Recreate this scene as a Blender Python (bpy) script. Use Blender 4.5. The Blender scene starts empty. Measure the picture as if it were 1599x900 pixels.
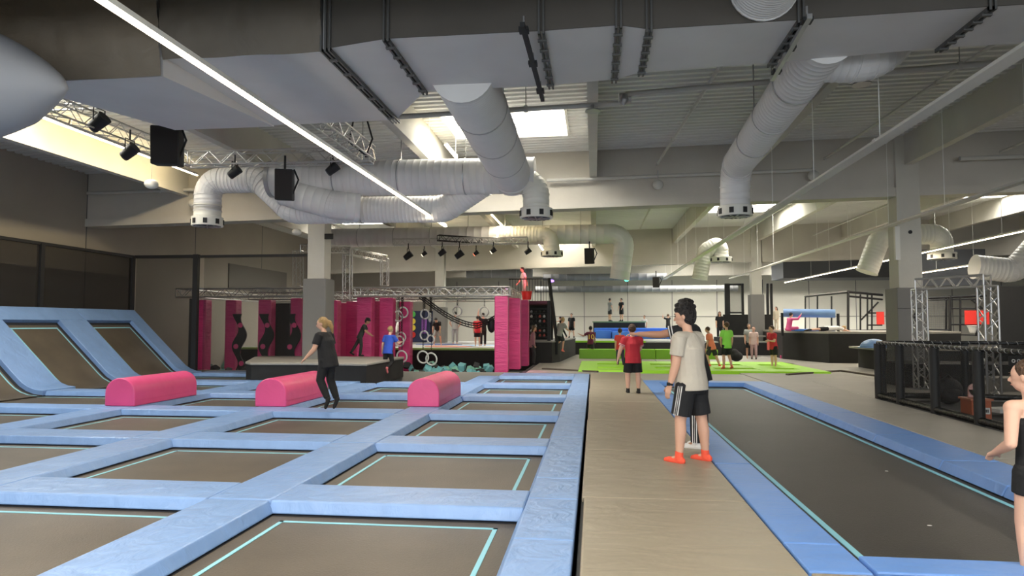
import bpy, bmesh, math, random
from mathutils import Vector, Matrix, Euler, Quaternion
random.seed(7)
SC = bpy.context.scene
COL = SC.collection
R = math.radians

# ---------------------------------------------------------------- camera, world, lights, exposure
F_PX, CAM_H = 1080.0, 1.5
YAW, PIT = math.atan(128/F_PX), math.atan(56/F_PX)
cam_d = bpy.data.cameras.new('camera'); cam = bpy.data.objects.new('camera', cam_d); COL.objects.link(cam)
cam_d.sensor_width = 36.0; cam_d.lens = 36.0*F_PX/1599.0; cam_d.clip_end = 300
cam.location = (0, 0, CAM_H); cam.rotation_euler = (R(90)+PIT, 0, YAW)
SC.camera = cam
SC.view_settings.view_transform = 'Standard'; SC.view_settings.look = 'None'
SC.view_settings.exposure = 0.12; SC.view_settings.gamma = 1.0

world = bpy.data.worlds.new('daylight'); SC.world = world; world.use_nodes = True
bg = world.node_tree.nodes['Background']; bg.inputs[0].default_value = (0.80, 0.90, 1.0, 1); bg.inputs[1].default_value = 1.5
SC.cycles.max_bounces = 6; SC.cycles.diffuse_bounces = 4; SC.cycles.transparent_max_bounces = 24

def area(name, loc, sx, sy, power, col, rot=(0, 0, 0), spread=None):
    d = bpy.data.lights.new(name, 'AREA'); d.shape = 'RECTANGLE'; d.size = sx; d.size_y = sy
    d.energy = power; d.color = col
    if spread: d.spread = R(spread)
    o = bpy.data.objects.new(name, d); COL.objects.link(o); o.location = loc; o.rotation_euler = rot
    return o
WARM, COOL = (1.0, 0.86, 0.68), (0.80, 0.90, 1.0)
# daylight through the rows of skylights and two added panes (panes are built below, the lamps hang just under them)
SKYLIGHTS = [(-2.1, 16.6, 2.9, 2.2), (-2.1, 0.6, 2.9, 2.2), (6.3, 0.6, 2.9, 2.2), (-11.2, 11.6, 2.6, 2.6), (-10.4, 0.6, 2.9, 2.2),
             (-1.5, 35.6, 1.8, 1.7), (6.5, 30.4, 3.0, 3.0), (-10.3, 30.4, 2.9, 2.2), (15.5, 29.2, 2.2, 2.2), (14.7, 16.6, 2.9, 2.2),
             (6.5, 43.0, 3.0, 2.0), (-6.0, 43.0, 3.0, 2.0), (15, 43.0, 3.0, 2.0), (-2.1, -5.0, 2.9, 2.2), (6.3, -5.0, 2.9, 2.2), (23.0, 31.0, 2.9, 2.9), (14.7, 46.0, 2.9, 2.2)]  # last two are unseen, added to brighten the back and right walls
for i, (x, y, sx, sy) in enumerate(SKYLIGHTS):
    area('skylight_lamp', (x, y, 6.86+0.018*x), sx, sy, 1300 if y > 40 else 120 if y > 35 else 420, (1.0, 0.97, 0.90))
# the glazed front of the hall behind the camera
area('daylight_front', (1.5, -11.5, 2.2), 26, 3.6, 900, (0.9, 0.94, 1.0), (R(90), 0, 0))

# ---------------------------------------------------------------- measured pixel -> point on a plane of the hall
_fw = Vector((-math.sin(YAW)*math.cos(PIT), math.cos(YAW)*math.cos(PIT), math.sin(PIT)))
_rt = Vector((math.cos(YAW), math.sin(YAW), 0)); _up = _rt.cross(_fw)
def gy(x, y, Y):
    d = _fw + _rt*((x-800)/F_PX) - _up*((y-450)/F_PX)
    return Vector((0, 0, CAM_H)) + d*(Y/d.y)
def gz(x, y, z=0.0):
    d = _fw + _rt*((x-800)/F_PX) - _up*((y-450)/F_PX)
    return Vector((0, 0, CAM_H)) + d*((z-CAM_H)/d.z)

# ---------------------------------------------------------------- materials
MATS = {}
def mat(name, col, rough=0.6, metal=0.0, bump=0.0, bscale=8.0, vary=0.0, vscale=3.0, stretch=(1, 1, 1), emit=None, alpha=None, spec=0.5, sheen=0.0):
    if name in MATS: return MATS[name]
    m = bpy.data.materials.new(name); m.use_nodes = True; nt = m.node_tree; N, L = nt.nodes, nt.links
    b = N['Principled BSDF']
    b.inputs['Base Color'].default_value = (*col, 1); b.inputs['Roughness'].default_value = rough
    b.inputs['Metallic'].default_value = metal; b.inputs['Specular IOR Level'].default_value = spec
    if sheen: b.inputs['Sheen Weight'].default_value = sheen
    if emit:
        b.inputs['Emission Color'].default_value = (*emit[0], 1); b.inputs['Emission Strength'].default_value = emit[1]
    if alpha is not None: b.inputs['Alpha'].default_value = alpha
    if bump or vary:
        tc = N.new('ShaderNodeTexCoord'); mp = N.new('ShaderNodeMapping'); mp.inputs['Scale'].default_value = stretch
        L.new(tc.outputs['Object'], mp.inputs['Vector'])
    if vary:
        n = N.new('ShaderNodeTexNoise'); n.inputs['Scale'].default_value = vscale; n.inputs['Detail'].default_value = 5
        L.new(mp.outputs[0], n.inputs['Vector'])
        r = N.new('ShaderNodeValToRGB')
        r.color_ramp.elements[0].position = 0.3; r.color_ramp.elements[1].position = 0.7
        r.color_ramp.elements[0].color = (*[c*(1-vary) for c in col], 1); r.color_ramp.elements[1].color = (*[min(1, c*(1+vary)) for c in col], 1)
        L.new(n.outputs['Fac'], r.inputs[0]); L.new(r.outputs[0], b.inputs['Base Color'])
    if bump:
        n2 = N.new('ShaderNodeTexNoise'); n2.inputs['Scale'].default_value = bscale; n2.inputs['Detail'].default_value = 4
        n2.inputs['Distortion'].default_value = 0.6
        L.new(mp.outputs[0], n2.inputs['Vector'])
        bp = N.new('ShaderNodeBump'); bp.inputs['Strength'].default_value = bump; bp.inputs['Distance'].default_value = 0.05
        L.new(n2.outputs['Fac'], bp.inputs['Height']); L.new(bp.outputs[0], b.inputs['Normal'])
    MATS[name] = m; return m
PAD = mat('pad_blue', (0.19, 0.32, 0.58), 0.42, bump=0.55, bscale=2.6, vary=0.06, vscale=2, stretch=(1.6, 1.6, 0.5))
PADR = mat('pad_blue_deep', (0.125, 0.27, 0.62), 0.42, bump=0.25, bscale=3.0, vary=0.05, vscale=2, stretch=(1, 2, 1))
BED = mat('bed_mesh', (0.088, 0.072, 0.052), 0.5, bump=0.12, bscale=60, vary=0.2, vscale=1.3)
BEDR = mat('bed_mesh_dark', (0.046, 0.041, 0.035), 0.5, bump=0.12, bscale=60, vary=0.2, vscale=0.9)
TAPE = mat('tape_cyan', (0.25, 0.56, 0.66), 0.6)
GAP = mat('webbing_black', (0.012, 0.014, 0.02), 0.8)
MATV = mat('mat_vinyl', (0.29, 0.25, 0.185), 0.42, bump=0.45, bscale=1.6, vary=0.05, vscale=1.5, stretch=(1, 2.5, 1))
MATF = mat('mat_vinyl_far', (0.33, 0.31, 0.27), 0.5, bump=0.15, bscale=2.0, vary=0.06, vscale=1.5)
CARPET = mat('underfloor', (0.05, 0.05, 0.05), 0.9)
PINK = mat('vinyl_pink', (0.74, 0.085, 0.24), 0.33, bump=0.15, bscale=3.0, vary=0.05, vscale=2)
PINKD = mat('vinyl_pink_wrinkled', (0.70, 0.06, 0.225), 0.4, bump=0.8, bscale=3.2, vary=0.08, vscale=2, stretch=(0.7, 0.7, 3))
BLACK = mat('black_matte', (0.012, 0.012, 0.012), 0.6)
BLACKP = mat('black_panel', (0.013, 0.0125, 0.012), 0.75, vary=0.15, vscale=3)
STEELB = mat('black_steel', (0.010, 0.010, 0.011), 0.6)
GREYPAD = mat('column_pad_grey', (0.185, 0.18, 0.17), 0.6, bump=0.15, bscale=3)
CONC = mat('concrete_light', (0.54, 0.52, 0.46), 0.85, bump=0.08, bscale=14, vary=0.06, vscale=1.2)
CONC2 = mat('concrete_beam', (0.52, 0.49, 0.43), 0.85, bump=0.08, bscale=14, vary=0.07, vscale=0.8)
WALLL = mat('wall_grey', (0.38, 0.345, 0.29), 0.85, vary=0.06, vscale=0.5)
WALLB = mat('wall_back_paint', (0.64, 0.62, 0.54), 0.85, vary=0.04, vscale=0.4)
DECK = mat('roof_deck', (0.68, 0.68, 0.65), 0.5, metal=0.1, vary=0.05, vscale=0.6)
DUCT = mat('duct_paint', (0.68, 0.67, 0.65), 0.5, vary=0.04, vscale=2)
DUCTW = mat('duct_white', (0.72, 0.70, 0.62), 0.45, vary=0.03, vscale=2)
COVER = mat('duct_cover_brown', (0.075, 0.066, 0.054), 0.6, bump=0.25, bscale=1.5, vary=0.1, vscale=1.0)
RECTD = mat('duct_board', (0.60, 0.585, 0.57), 0.5, bump=0.1, bscale=2.5, vary=0.05, vscale=1.2)
INSUL = mat('duct_insulation', (0.19, 0.155, 0.11), 0.6, bump=0.9, bscale=2.0, vary=0.1, vscale=1.5, stretch=(1, 1, 1.6))
GALV = mat('galvanised', (0.42, 0.42, 0.42), 0.35, metal=0.75)
ALU = mat('truss_aluminium', (0.56, 0.55, 0.53), 0.4, metal=0.8)
PIPE = mat('pipe_paint', (0.50, 0.49, 0.45), 0.5)
TRUNK = mat('trunking_white', (0.72, 0.70, 0.64), 0.5)
LED = mat('led_diffuser', (1, 0.95, 0.85), 0.5, emit=((1.0, 0.83, 0.58), 16.0))
PANE = mat('skylight_pane', (1, 1, 1), 0.5, emit=((1.0, 0.98, 0.86), 3.2))
NETM = mat('net_dark', (0.018, 0.016, 0.014), 0.9, alpha=0.62)
NETL = mat('net_light', (0.03, 0.028, 0.025), 0.9, alpha=0.28)
GREEN = mat('pad_green', (0.38, 0.80, 0.03), 0.45, bump=0.2, bscale=3)
GREEND = mat('block_green', (0.25, 0.58, 0.02), 0.5, bump=0.2, bscale=3)
BLUEB = mat('block_blue', (0.06, 0.22, 0.72), 0.5, bump=0.2, bscale=3)
FOAMT = mat('foam_teal', (0.20, 0.52, 0.55), 0.9)
FOAMG = mat('foam_grey', (0.05, 0.055, 0.055), 0.9)
FOAMM = mat('foam_mint', (0.25, 0.55, 0.42), 0.9)
WHITE = mat('white_plastic', (0.82, 0.82, 0.78), 0.4)
REDP = mat('red_panel', (0.75, 0.04, 0.03), 0.45)
ORANGE = mat('orange_card', (0.52, 0.13, 0.05), 0.6)
GREEND2 = mat('hold_green', (0.10, 0.55, 0.10), 0.5)
YEL = mat('hold_yellow', (0.95, 0.72, 0.08), 0.5)
PURP = mat('purple_paint', (0.30, 0.10, 0.45), 0.5)
DGREY = mat('bulkhead_grey', (0.085, 0.09, 0.10), 0.7)
SKIN = mat('skin', (0.62, 0.36, 0.25), 0.5, spec=0.3)
SKIN2 = mat('skin_tanned', (0.46, 0.24, 0.15), 0.5, spec=0.3)
SKIN3 = mat('skin_fair', (0.70, 0.42, 0.31), 0.5, spec=0.3)
HDARK = mat('hair_dark', (0.012, 0.009, 0.008), 0.5, bump=0.9, bscale=40)
HBROWN = mat('hair_brown', (0.09, 0.045, 0.022), 0.5, bump=0.9, bscale=40)
HBLOND = mat('hair_blond', (0.42, 0.27, 0.11), 0.5, bump=0.9, bscale=40, stretch=(2, 2, .6))
HFAIR = mat('hair_fair', (0.50, 0.34, 0.16), 0.5, bump=0.9, bscale=40)
def cloth(name, col, rough=0.85): return mat('cloth_'+name, col, rough, bump=0.35, bscale=7, vary=0.04, vscale=4)
EYE = mat('eye_dark', (0.02, 0.015, 0.012), 0.3)
LIP = mat('lip', (0.45, 0.16, 0.13), 0.5)

# ---------------------------------------------------------------- mesh building
ORG = {}
class MB:
    def __init__(s): s.v, s.f = [], []
    def add(s, vs, fs):
        n = len(s.v); s.v += [Vector(p) for p in vs]; s.f += [tuple(n+i for i in f) for f in fs]; return s
    def box(s, c, d, rz=0.0, M=None):
        c = Vector(c); hx, hy, hz = d[0]/2, d[1]/2, d[2]/2
        pts = [Vector((x, y, z)) for z in (-hz, hz) for y in (-hy, hy) for x in (-hx, hx)]
        rot = M if M is not None else (Matrix.Rotation(rz, 3, 'Z') if rz else None)
        if rot is not None: pts = [rot @ p for p in pts]
        return s.add([c+p for p in pts], [(0, 2, 3, 1), (4, 5, 7, 6), (0, 1, 5, 4), (2, 6, 7, 3), (0, 4, 6, 2), (1, 3, 7, 5)])
    def bb(s, a, b):  # box from two corners
        a, b = Vector(a), Vector(b); return s.box((a+b)/2, (abs(b.x-a.x), abs(b.y-a.y), abs(b.z-a.z)))
    def prism(s, pts, z0, z1):
        n = len(pts); area2 = sum(pts[i][0]*pts[(i+1) % n][1]-pts[(i+1) % n][0]*pts[i][1] for i in range(n))
        if area2 < 0: pts = pts[::-1]
        vs = [(p[0], p[1], z0) for p in pts]+[(p[0], p[1], z1) for p in pts]
        return s.add(vs, [tuple(range(n))[::-1], tuple(range(n, 2*n))]+[(i, (i+1) % n, n+(i+1) % n, n+i) for i in range(n)])
    def hexa(s, lo, hi):  # 4 bottom points ccw, 4 top points
        return s.add(list(lo)+list(hi), [(3, 2, 1, 0), (4, 5, 6, 7), (0, 1, 5, 4), (1, 2, 6, 5), (2, 3, 7, 6), (3, 0, 4, 7)])
    def tube(s, path, r, n=10, cap=True, dome=False):
        path = [Vector(p) for p in path]; rs = r if isinstance(r, (list, tuple)) else [r]*len(path)
        base = len(s.v); up0 = None; rings = []
        for i, p in enumerate(path):
            a = path[max(0, i-1)]; b = path[min(len(path)-1, i+1)]
            if i and i < len(path)-1: t = ((p-a).normalized()+(b-p).normalized())
            else: t = b-a
            if t.length < 1e-9: t = Vector((0, 0, 1))
            t.normalize()
            if up0 is None:
                up0 = Vector((0, 0, 1)) if abs(t.z) < 0.9 else Vector((0, 1, 0))
            x = up0.cross(t)
            if x.length < 1e-6: x = Vector((1, 0, 0)).cross(t)
            x.normalize(); y = t.cross(x).normalized(); up0 = y
            k = 1.0
            if 0 < i < len(path)-1:
                c = (p-a).normalized().dot(t); k = 1/max(c, 0.5) if False else 1.0
            rings.append([p+(x*math.cos(2*math.pi*j/n)+y*math.sin(2*math.pi*j/n))*rs[i]*k for j in range(n)])
        vs = [q for rg in rings for q in rg]; m = len(rings)
        fs = [(i*n+j, i*n+(j+1) % n, (i+1)*n+(j+1) % n, (i+1)*n+j) for i in range(m-1) for j in range(n)]
        if cap: fs += [tuple(range(n))[::-1], tuple((m-1)*n+j for j in range(n))]
        return s.add(vs, fs)
    def capsule(s, a, b, ra, rb, n=12):
        a, b = Vector(a), Vector(b); t = (b-a)
        if t.length < 1e-6: t = Vector((0, 0, 1e-3))
        L = t.length; t = t/L; path, rs = [], []
        for k in (-0.98, -0.8, -0.45, 0): path.append(a+t*(k*ra)); rs.append(ra*math.sqrt(1-k*k))
        for k in (0, 0.45, 0.8, 0.98): path.append(a+t*(L+k*rb)); rs.append(rb*math.sqrt(1-k*k))
        return s.tube(path, rs, n)
    def cone(s, a, b, ra, rb, n=16): return s.tube([a, b], [ra, rb], n)
    def ell(s, c, r, M=None, nu=16, nv=10):
        c = Vector(c); vs = []; fs = []
        for i in range(1, nv):
            th = math.pi*i/nv
            for j in range(nu):
                ph = 2*math.pi*j/nu
                vs.append(Vector((r[0]*math.sin(th)*math.cos(ph), r[1]*math.sin(th)*math.sin(ph), r[2]*math.cos(th))))
        vs += [Vector((0, 0, r[2])), Vector((0, 0, -r[2]))]; T, Bo = len(vs)-2, len(vs)-1
        for i in range(nv-2):
            for j in range(nu): fs.append((i*nu+j, (i+1)*nu+j, (i+1)*nu+(j+1) % nu, i*nu+(j+1) % nu))
        for j in range(nu): fs.append((T, j, (j+1) % nu)); fs.append((Bo, (nv-2)*nu+(j+1) % nu, (nv-2)*nu+j))
        if M is not None: vs = [M @ p for p in vs]
        return s.add([c+p for p in vs], fs)
    def ring(s, c, R0, r, ax, n=24, m=8):
        c = Vector(c); ax = Vector(ax).normalized(); q = Vector((0, 0, 1)).rotation_difference(ax)
        vs = []; 
        for i in range(n):
            a = 2*math.pi*i/n
            for j in range(m):
                b = 2*math.pi*j/m
                vs.append(c+q @ Vector(((R0+r*math.cos(b))*math.cos(a), (R0+r*math.cos(b))*math.sin(a), r*math.sin(b))))
        return s.add(vs, [(i*m+j, ((i+1) % n)*m+j, ((i+1) % n)*m+(j+1) % m, i*m+(j+1) % m) for i in range(n) for j in range(m)])
    def build(s, name, m, parent=None, smooth=None, bevel=0, mods=None, org=None, vox=None, sm=3, seg=2):
        if parent is not None: o0 = ORG[parent]
        elif org is not None: o0 = Vector(org)
        else:
            xs = [p.x for p in s.v]; ys = [p.y for p in s.v]; zs = [p.z for p in s.v]
            o0 = Vector(((min(xs)+max(xs))/2, (min(ys)+max(ys))/2, min(zs)))
        me = bpy.data.meshes.new(name); me.from_pydata([p-o0 for p in s.v], [], s.f); me.update()
        if isinstance(m, (list, tuple)): [me.materials.append(q) for q in m]
        else: me.materials.append(m)
        o = bpy.data.objects.new(name, me); COL.objects.link(o)
        if parent is not None: o.parent = parent
        else: o.location = o0
        ORG[o] = o0
        if smooth:
            for p in me.polygons: p.use_smooth = True
            if smooth is not True and not vox: me.set_sharp_from_angle(angle=R(smooth))
        if vox:
            md = o.modifiers.new('r', 'REMESH'); md.mode = 'VOXEL'; md.voxel_size = vox; md.use_smooth_shade = True
            if sm: md = o.modifiers.new('s', 'SMOOTH'); md.factor = 0.6; md.iterations = sm
        if bevel:
            md = o.modifiers.new('b', 'BEVEL'); md.width = bevel; md.segments = seg; md.limit_method = 'ANGLE'; md.angle_limit = R(40)
        return o
def thing(name, label, cat, loc=(0, 0, 0), group=None):
    o = bpy.data.objects.new(name, None); COL.objects.link(o); o.location = loc; ORG[o] = Vector(loc); o.empty_display_size = 0.2
    o['label'] = label; o['category'] = cat
    if group: o['group'] = group
    return o
def tag(o, label, cat, group=None, kind=None):
    o['label'] = label; o['category'] = cat
    if group: o['group'] = group
    if kind: o['kind'] = kind
    return o
def stuff(o): o['kind'] = 'stuff'; return o
def struct(o, label=None):
    o['kind'] = 'structure'
    if label: o['label'] = label
    return o
def ordn(i): return ['first', 'second', 'third', 'fourth', 'fifth', 'sixth', 'seventh', 'eighth', 'ninth', 'tenth', 'eleventh', 'twelfth'][i]
# ================================================================ the hall
XL, XR, YB, YF = -15.6, 32.0, -12.0, 50.0
SL = 0.018
struct(MB().bb((XL, YB, -0.75), (XR, YF, -0.6)).build('floor', CARPET))
# raised decks around the courts (0.04 mats lie on them)
struct(MB().bb((-0.12, YB, -0.6), (1.27, 22.0, -0.05)).build('floor', CARPET))
struct(MB().bb((4.40, YB, -0.6), (XR, 19.0, -0.05)).build('floor', CARPET))
struct(MB().bb((1.27, 18.86, -0.6), (XR, YF, -0.05)).build('floor', CARPET))
struct(MB().bb((-2.3, 21.4, -0.6), (1.27, YF, -0.05)).build('floor', CARPET))
struct(MB().bb((1.27, YB, -0.6), (4.40, 4.45, -0.05)).build('floor', CARPET))
# walls
w = struct(MB().bb((XL-0.3, YB, -0.6), (XL, YF, 7.6)).build('wall_left', WALLL), 'grey rendered wall on the left of the hall')
for y in (2.2, 8.0, 13.9, 19.6, 25.5, 31.0, 36.7, 42.5):
    MB().bb((XL, y-0.015, -0.6), (XL+0.006, y+0.015, 6.6)).build('panel_joint', DGREY, w)
MB().bb((XL, 28.0, 3.0), (XL+0.05, 33.6, 4.1)).build('panel', mat('wall_hatch', (0.17, 0.16, 0.14), 0.8), w)
w = struct(MB().bb((XL, YF, -0.6), (XR, YF+0.3, 7.8)).build('wall_back', WALLB), 'pale grey back wall of the hall')
for x in [-10+3.1*k for k in range(13)]:
    MB().bb((x-0.02, YF-0.008, -0.6), (x+0.02, YF, 4.6)).build('panel_joint', DGREY, w)
MB().bb((XL, YF-0.03, 2.0), (XR, YF, 2.04)).build('rail', GREYPAD, w)
struct(MB().bb((XR, YB, -0.6), (XR+0.3, YF, 8.2)).build('wall_right', WALLB), 'pale wall on the far right')
# roof: corrugated deck running across the hall
mb = MB(); pts = []; y = YB; P = 0.26
while y < YF:
    pts += [(y, 0), (y+0.10, 0), (y+0.14, 0.09), (y+0.22, 0.09)]; y += P
vs = []; fs = []
def deck_z(x): return 6.42+SL*x
HOLES = [(x-sx/2, x+sx/2, y-sy/2, y+sy/2) for x, y, sx, sy in SKYLIGHTS]
xs = sorted(set([XL, XR]+[h[0] for h in HOLES]+[h[1] for h in HOLES]))
for i in range(len(pts)-1):
    ya, yb = pts[i][0], pts[i+1][0]
    k = 0
    while k < len(xs)-1:
        x0, x1 = xs[k], xs[k+1]
        xm, ym = (x0+x1)/2, (ya+yb)/2
        if any(h[0] < xm < h[1] and h[2] < ym < h[3] for h in HOLES): k += 1; continue
        mb.add([(x0, ya, deck_z(x0)+pts[i][1]), (x1, ya, deck_z(x1)+pts[i][1]), (x1, yb, deck_z(x1)+pts[i+1][1]), (x0, yb, deck_z(x0)+pts[i+1][1])], [(0, 1, 2, 3)])
        k += 1
ceil = struct(mb.build('ceiling', DECK), 'corrugated steel roof deck')
struct(MB().hexa([(XL, YB, 7.15), (XR, YB, 8.0), (XR, YF, 8.0), (XL, YF, 7.15)], [(XL, YB, 7.3), (XR, YB, 8.2), (XR, YF, 8.2), (XL, YF, 7.3)]).build('roof', CONC))
for i, (x, y, sx, sy) in enumerate(SKYLIGHTS):
    z0 = deck_z(x)-0.02
    o = MB().bb((x-sx/2, y-sy/2, z0+0.50), (x+sx/2, y+sy/2, z0+0.53)).build('window_%d' % (i+1), PANE)
    struct(o, 'bright skylight pane in the roof, last two added for light')
    fr = MB()
    for a, b in (((x-sx/2-0.05, y-sy/2-0.05), (x+sx/2+0.05, y-sy/2)), ((x-sx/2-0.05, y+sy/2), (x+sx/2+0.05, y+sy/2+0.05)),
                 ((x-sx/2-0.05, y-sy/2), (x-sx/2, y+sy/2)), ((x+sx/2, y-sy/2), (x+sx/2+0.05, y+sy/2))):
        fr.bb((a[0], a[1], z0), (b[0], b[1], z0+0.55))
    fr.build('frame', TRUNK, o)
    for k in range(1, 9 if i < 2 else 4):
        n = 9 if i < 2 else 4
        MB().bb((x-sx/2, y-sy/2+sy*k/n-0.012, z0+0.2), (x+sx/2, y-sy/2+sy*k/n+0.012, z0+0.225)).build('bar', GALV, o)
# joists along the hall
def jz(x): return 5.62+SL*x
BAYS = [(YB, 5.0), (5.4, 19.6), (20.0, 36.7), (37.1, YF)]
for x in [-12.35, -8.2, -4.1, 0.0, 4.2, 8.4, 12.6, 16.8, 21.0, 25.2, 29.4]:
    for (a, b) in BAYS:
        z = jz(x)
        struct(MB().add([(x-0.10, a, z), (x+0.10, a, z), (x+0.10, b, z), (x-0.10, b, z), (x-0.10, a, z+0.12), (x+0.10, a, z+0.12), (x+0.10, b, z+0.12), (x-0.10, b, z+0.12)],
              [(3, 2, 1, 0), (0, 1, 5, 4), (1, 2, 6, 5), (2, 3, 7, 6), (3, 0, 4, 7)]).bb((x-0.09, a, z+0.12), (x+0.09, b, z+0.83)).build('beam', CONC))
# main beams across
def main_beam(y, x0, x1, drop=0.0):
    w = 0.19
    def zz(x): return 4.78+SL*x-drop
    lo = [(x0, y-w, zz(x0)+0.24), (x1, y-w, zz(x1)+0.24), (x1, y+w, zz(x1)+0.24), (x0, y+w, zz(x0)+0.24)]
    hi = [(p[0], p[1], zz(p[0])+1.68+drop) for p in lo]
    m = MB().hexa(lo, hi); w = 0.27
    lo = [(x0, y-w, zz(x0)), (x1, y-w, zz(x1)), (x1, y+w, zz(x1)), (x0, y+w, zz(x0))]; hi = [(p[0], p[1], p[2]+0.24) for p in lo]
    m.hexa(lo, hi)
    struct(m.build('beam', CONC2))
for y, dr in ((5.2, 0.0), (19.8, 0.0), (36.9, 0.25)):
    for x0, x1 in ((XL, -8.35), (-7.95, 8.2), (8.6, 25.0), (25.4, XR)): main_beam(y, x0, x1, dr)
# columns with grey pads
for (x, y, wd, tag_) in ((-8.15, 19.8, 0.52, 'grey concrete column with padded base on the left platform'), (8.38, 19.8, 0.60, 'large grey column beside the cage fence'),
                   (8.3, 36.9, 0.5, 'slimmer grey column at the far right of the hall'), (-8.3, 36.9, 0.5, 'grey column behind the climbing zone'),
                   (25.2, 19.8, 0.6, 'grey column on the far right'), (25.2, 36.9, 0.6, 'grey column on the far right behind')):
    top = 7.2
    o = struct(MB().bb((x-wd/2, y-wd/2, -0.6), (x+wd/2, y+wd/2, top)).build('column', CONC, bevel=0.01), tag_)
    ph = {(-8.15): 2.83, 8.38: 2.46, 8.3: 3.0, -8.3: 2.4}.get(x, 2.5)
    q = wd/2+0.09
    MB().bb((x-q, y-q, -0.05), (x+q, y+q, ph)).build('pad', GREYPAD, o, bevel=0.02)
    if x == 8.38:
        # two small black rows of marks and a junction box on the pad
        for r_ in range(3):
            for c_ in range(2):
                MB().bb((x+0.0+c_*0.07, y-q-0.012, 1.55+r_*0.09), (x+0.05+c_*0.07, y-q, 1.61+r_*0.09)).build('mark', BLACK, o)
        MB().bb((x-q, y-q-0.01, 1.9), (x+q, y-q, 1.915)).build('seam', BLACKP, o)
        MB().tube([(x+0.02, y-wd/2-0.02, 3.95), (x+0.02, y-wd/2, 3.95)], 0.05, 12).build('socket', BLACK, o)
        MB().bb((x-wd/2-0.1, y-wd/2-0.1, 3.2), (x-wd/2+0.02, y-wd/2+0.0, 4.1)).build('junction_box', TRUNK, o)
    if x == -8.15:
        MB().bb((x+wd/2, y-0.28, 4.0), (x+wd/2+0.25, y-0.22, 4.16)).build('sign_plate', BLACKP, o)
        MB().ell((x-wd/2-0.35, y-0.25, 4.23), (0.14, 0.14, 0.1)).build('beacon', TRUNK, o, smooth=True)
# bulkheads and services near the back wall
struct(MB().bb((XL, 47.5, 4.75), (XR, 48.2, 6.9)).build('beam', CONC2))
struct(MB().bb((10.5, 40.0, 4.05), (19.0, 42.6, 5.3)).build('ceiling', DGREY), 'dark grey dropped bulkhead at the back right')
struct(MB().bb((XL, 40.0, -0.6), (-9.2, 40.25, 5.0)).build('wall_back_left', WALLL), 'grey partition behind the climbing zone')

# ================================================================ the trampoline court on the left
COLX = [-0.57, -3.32, -6.06, -8.86]     # left edges of the long pads
COLR = [-0.15, -2.76, -5.50, -8.30]     # right edges
ROWS = [0.0, 2.85, 5.70, 8.55, 11.40, 14.25, 17.10, 19.95]; RW = 0.60
ROWN = {1: 'second', 0: 'nearest'}
def pad_shape(x0, y0, x1, y1, zt=0.0, h=0.105, s=(0.05, 0.05, 0.05, 0.05)):  # s = slope out on -x, +x, -y, +y
    lo = [(x0-s[0], y0-s[2], zt-h), (x1+s[1], y0-s[2], zt-h), (x1+s[1], y1+s[3], zt-h), (x0-s[0], y1+s[3], zt-h)]
    hi = [(x0, y0, zt), (x1, y0, zt), (x1, y1, zt), (x0, y1, zt)]
    return MB().hexa(lo, hi)
rown = ['nearest row', 'second row', 'third row', 'fourth row', 'fifth row', 'sixth row', 'last row']
coln = ['beside the grey walkway', 'one column left of the walkway column', 'two columns left of the walkway column', 'three columns left of the walkway column']
for k in range(1, 7):
    y0 = ROWS[k]; y1 = ROWS[k+1] if k < 6 else 19.95
    for c in range(4):
        a = y0+0.0; b = min(y1, 21.2)
        if k == 6: b = y1
        if c == 2 and k >= 6: continue
        if c >= 1:
            o = pad_shape(COLX[c], a+0.012, COLR[c], b-0.012, s=(0.06, 0.06, 0, 0)).build('safety_pad', PAD, bevel=0.018, seg=3)
            tag(o, 'long blue pad %s, starting at trampoline row %s' % (['', 'first strip from the walkway edge strip', 'second strip from the walkway edge strip', 'third strip from the walkway edge strip'][c], ordn(k-1)), 'safety pad', 'long blue pads between the trampolines')
seams = [0.5, 2.9, 4.9, 6.03, 6.83, 9.3, 12.0, 14.8, 17.6, 21.1]
for i in range(len(seams)-1):
    o = pad_shape(COLX[0], seams[i]+0.009, COLR[0], seams[i+1]-0.009, s=(0.06, 0.0, 0, 0)).build('safety_pad', PADR if False else PAD, bevel=0.012)
    tag(o, 'blue edge pad along the grey walkway, %s from the camera' % ordn(i), 'safety pad', 'blue edge pads along the walkway')
XSL = -12.55
for k in range(1, 8):
    for c in range(4):
        x1 = COLX[c]; x0 = COLR[c+1] if c < 3 else XSL+0.35
        y0 = ROWS[k]; y1 = y0+RW if k < 7 else 21.1
        if k >= 6 and c in (1,) and k == 7: continue
        if k == 7 and c == 2: continue
        o = pad_shape(x0+0.01, y0, x1-0.01, y1, s=(0, 0, 0.05, 0.05)).build('safety_pad', PAD, bevel=0.018, seg=3)
        tag(o, 'blue cross pad, row %s away, %s' % (ordn(k-1), coln[c]), 'safety pad', 'blue cross pads between the trampolines')
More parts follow.
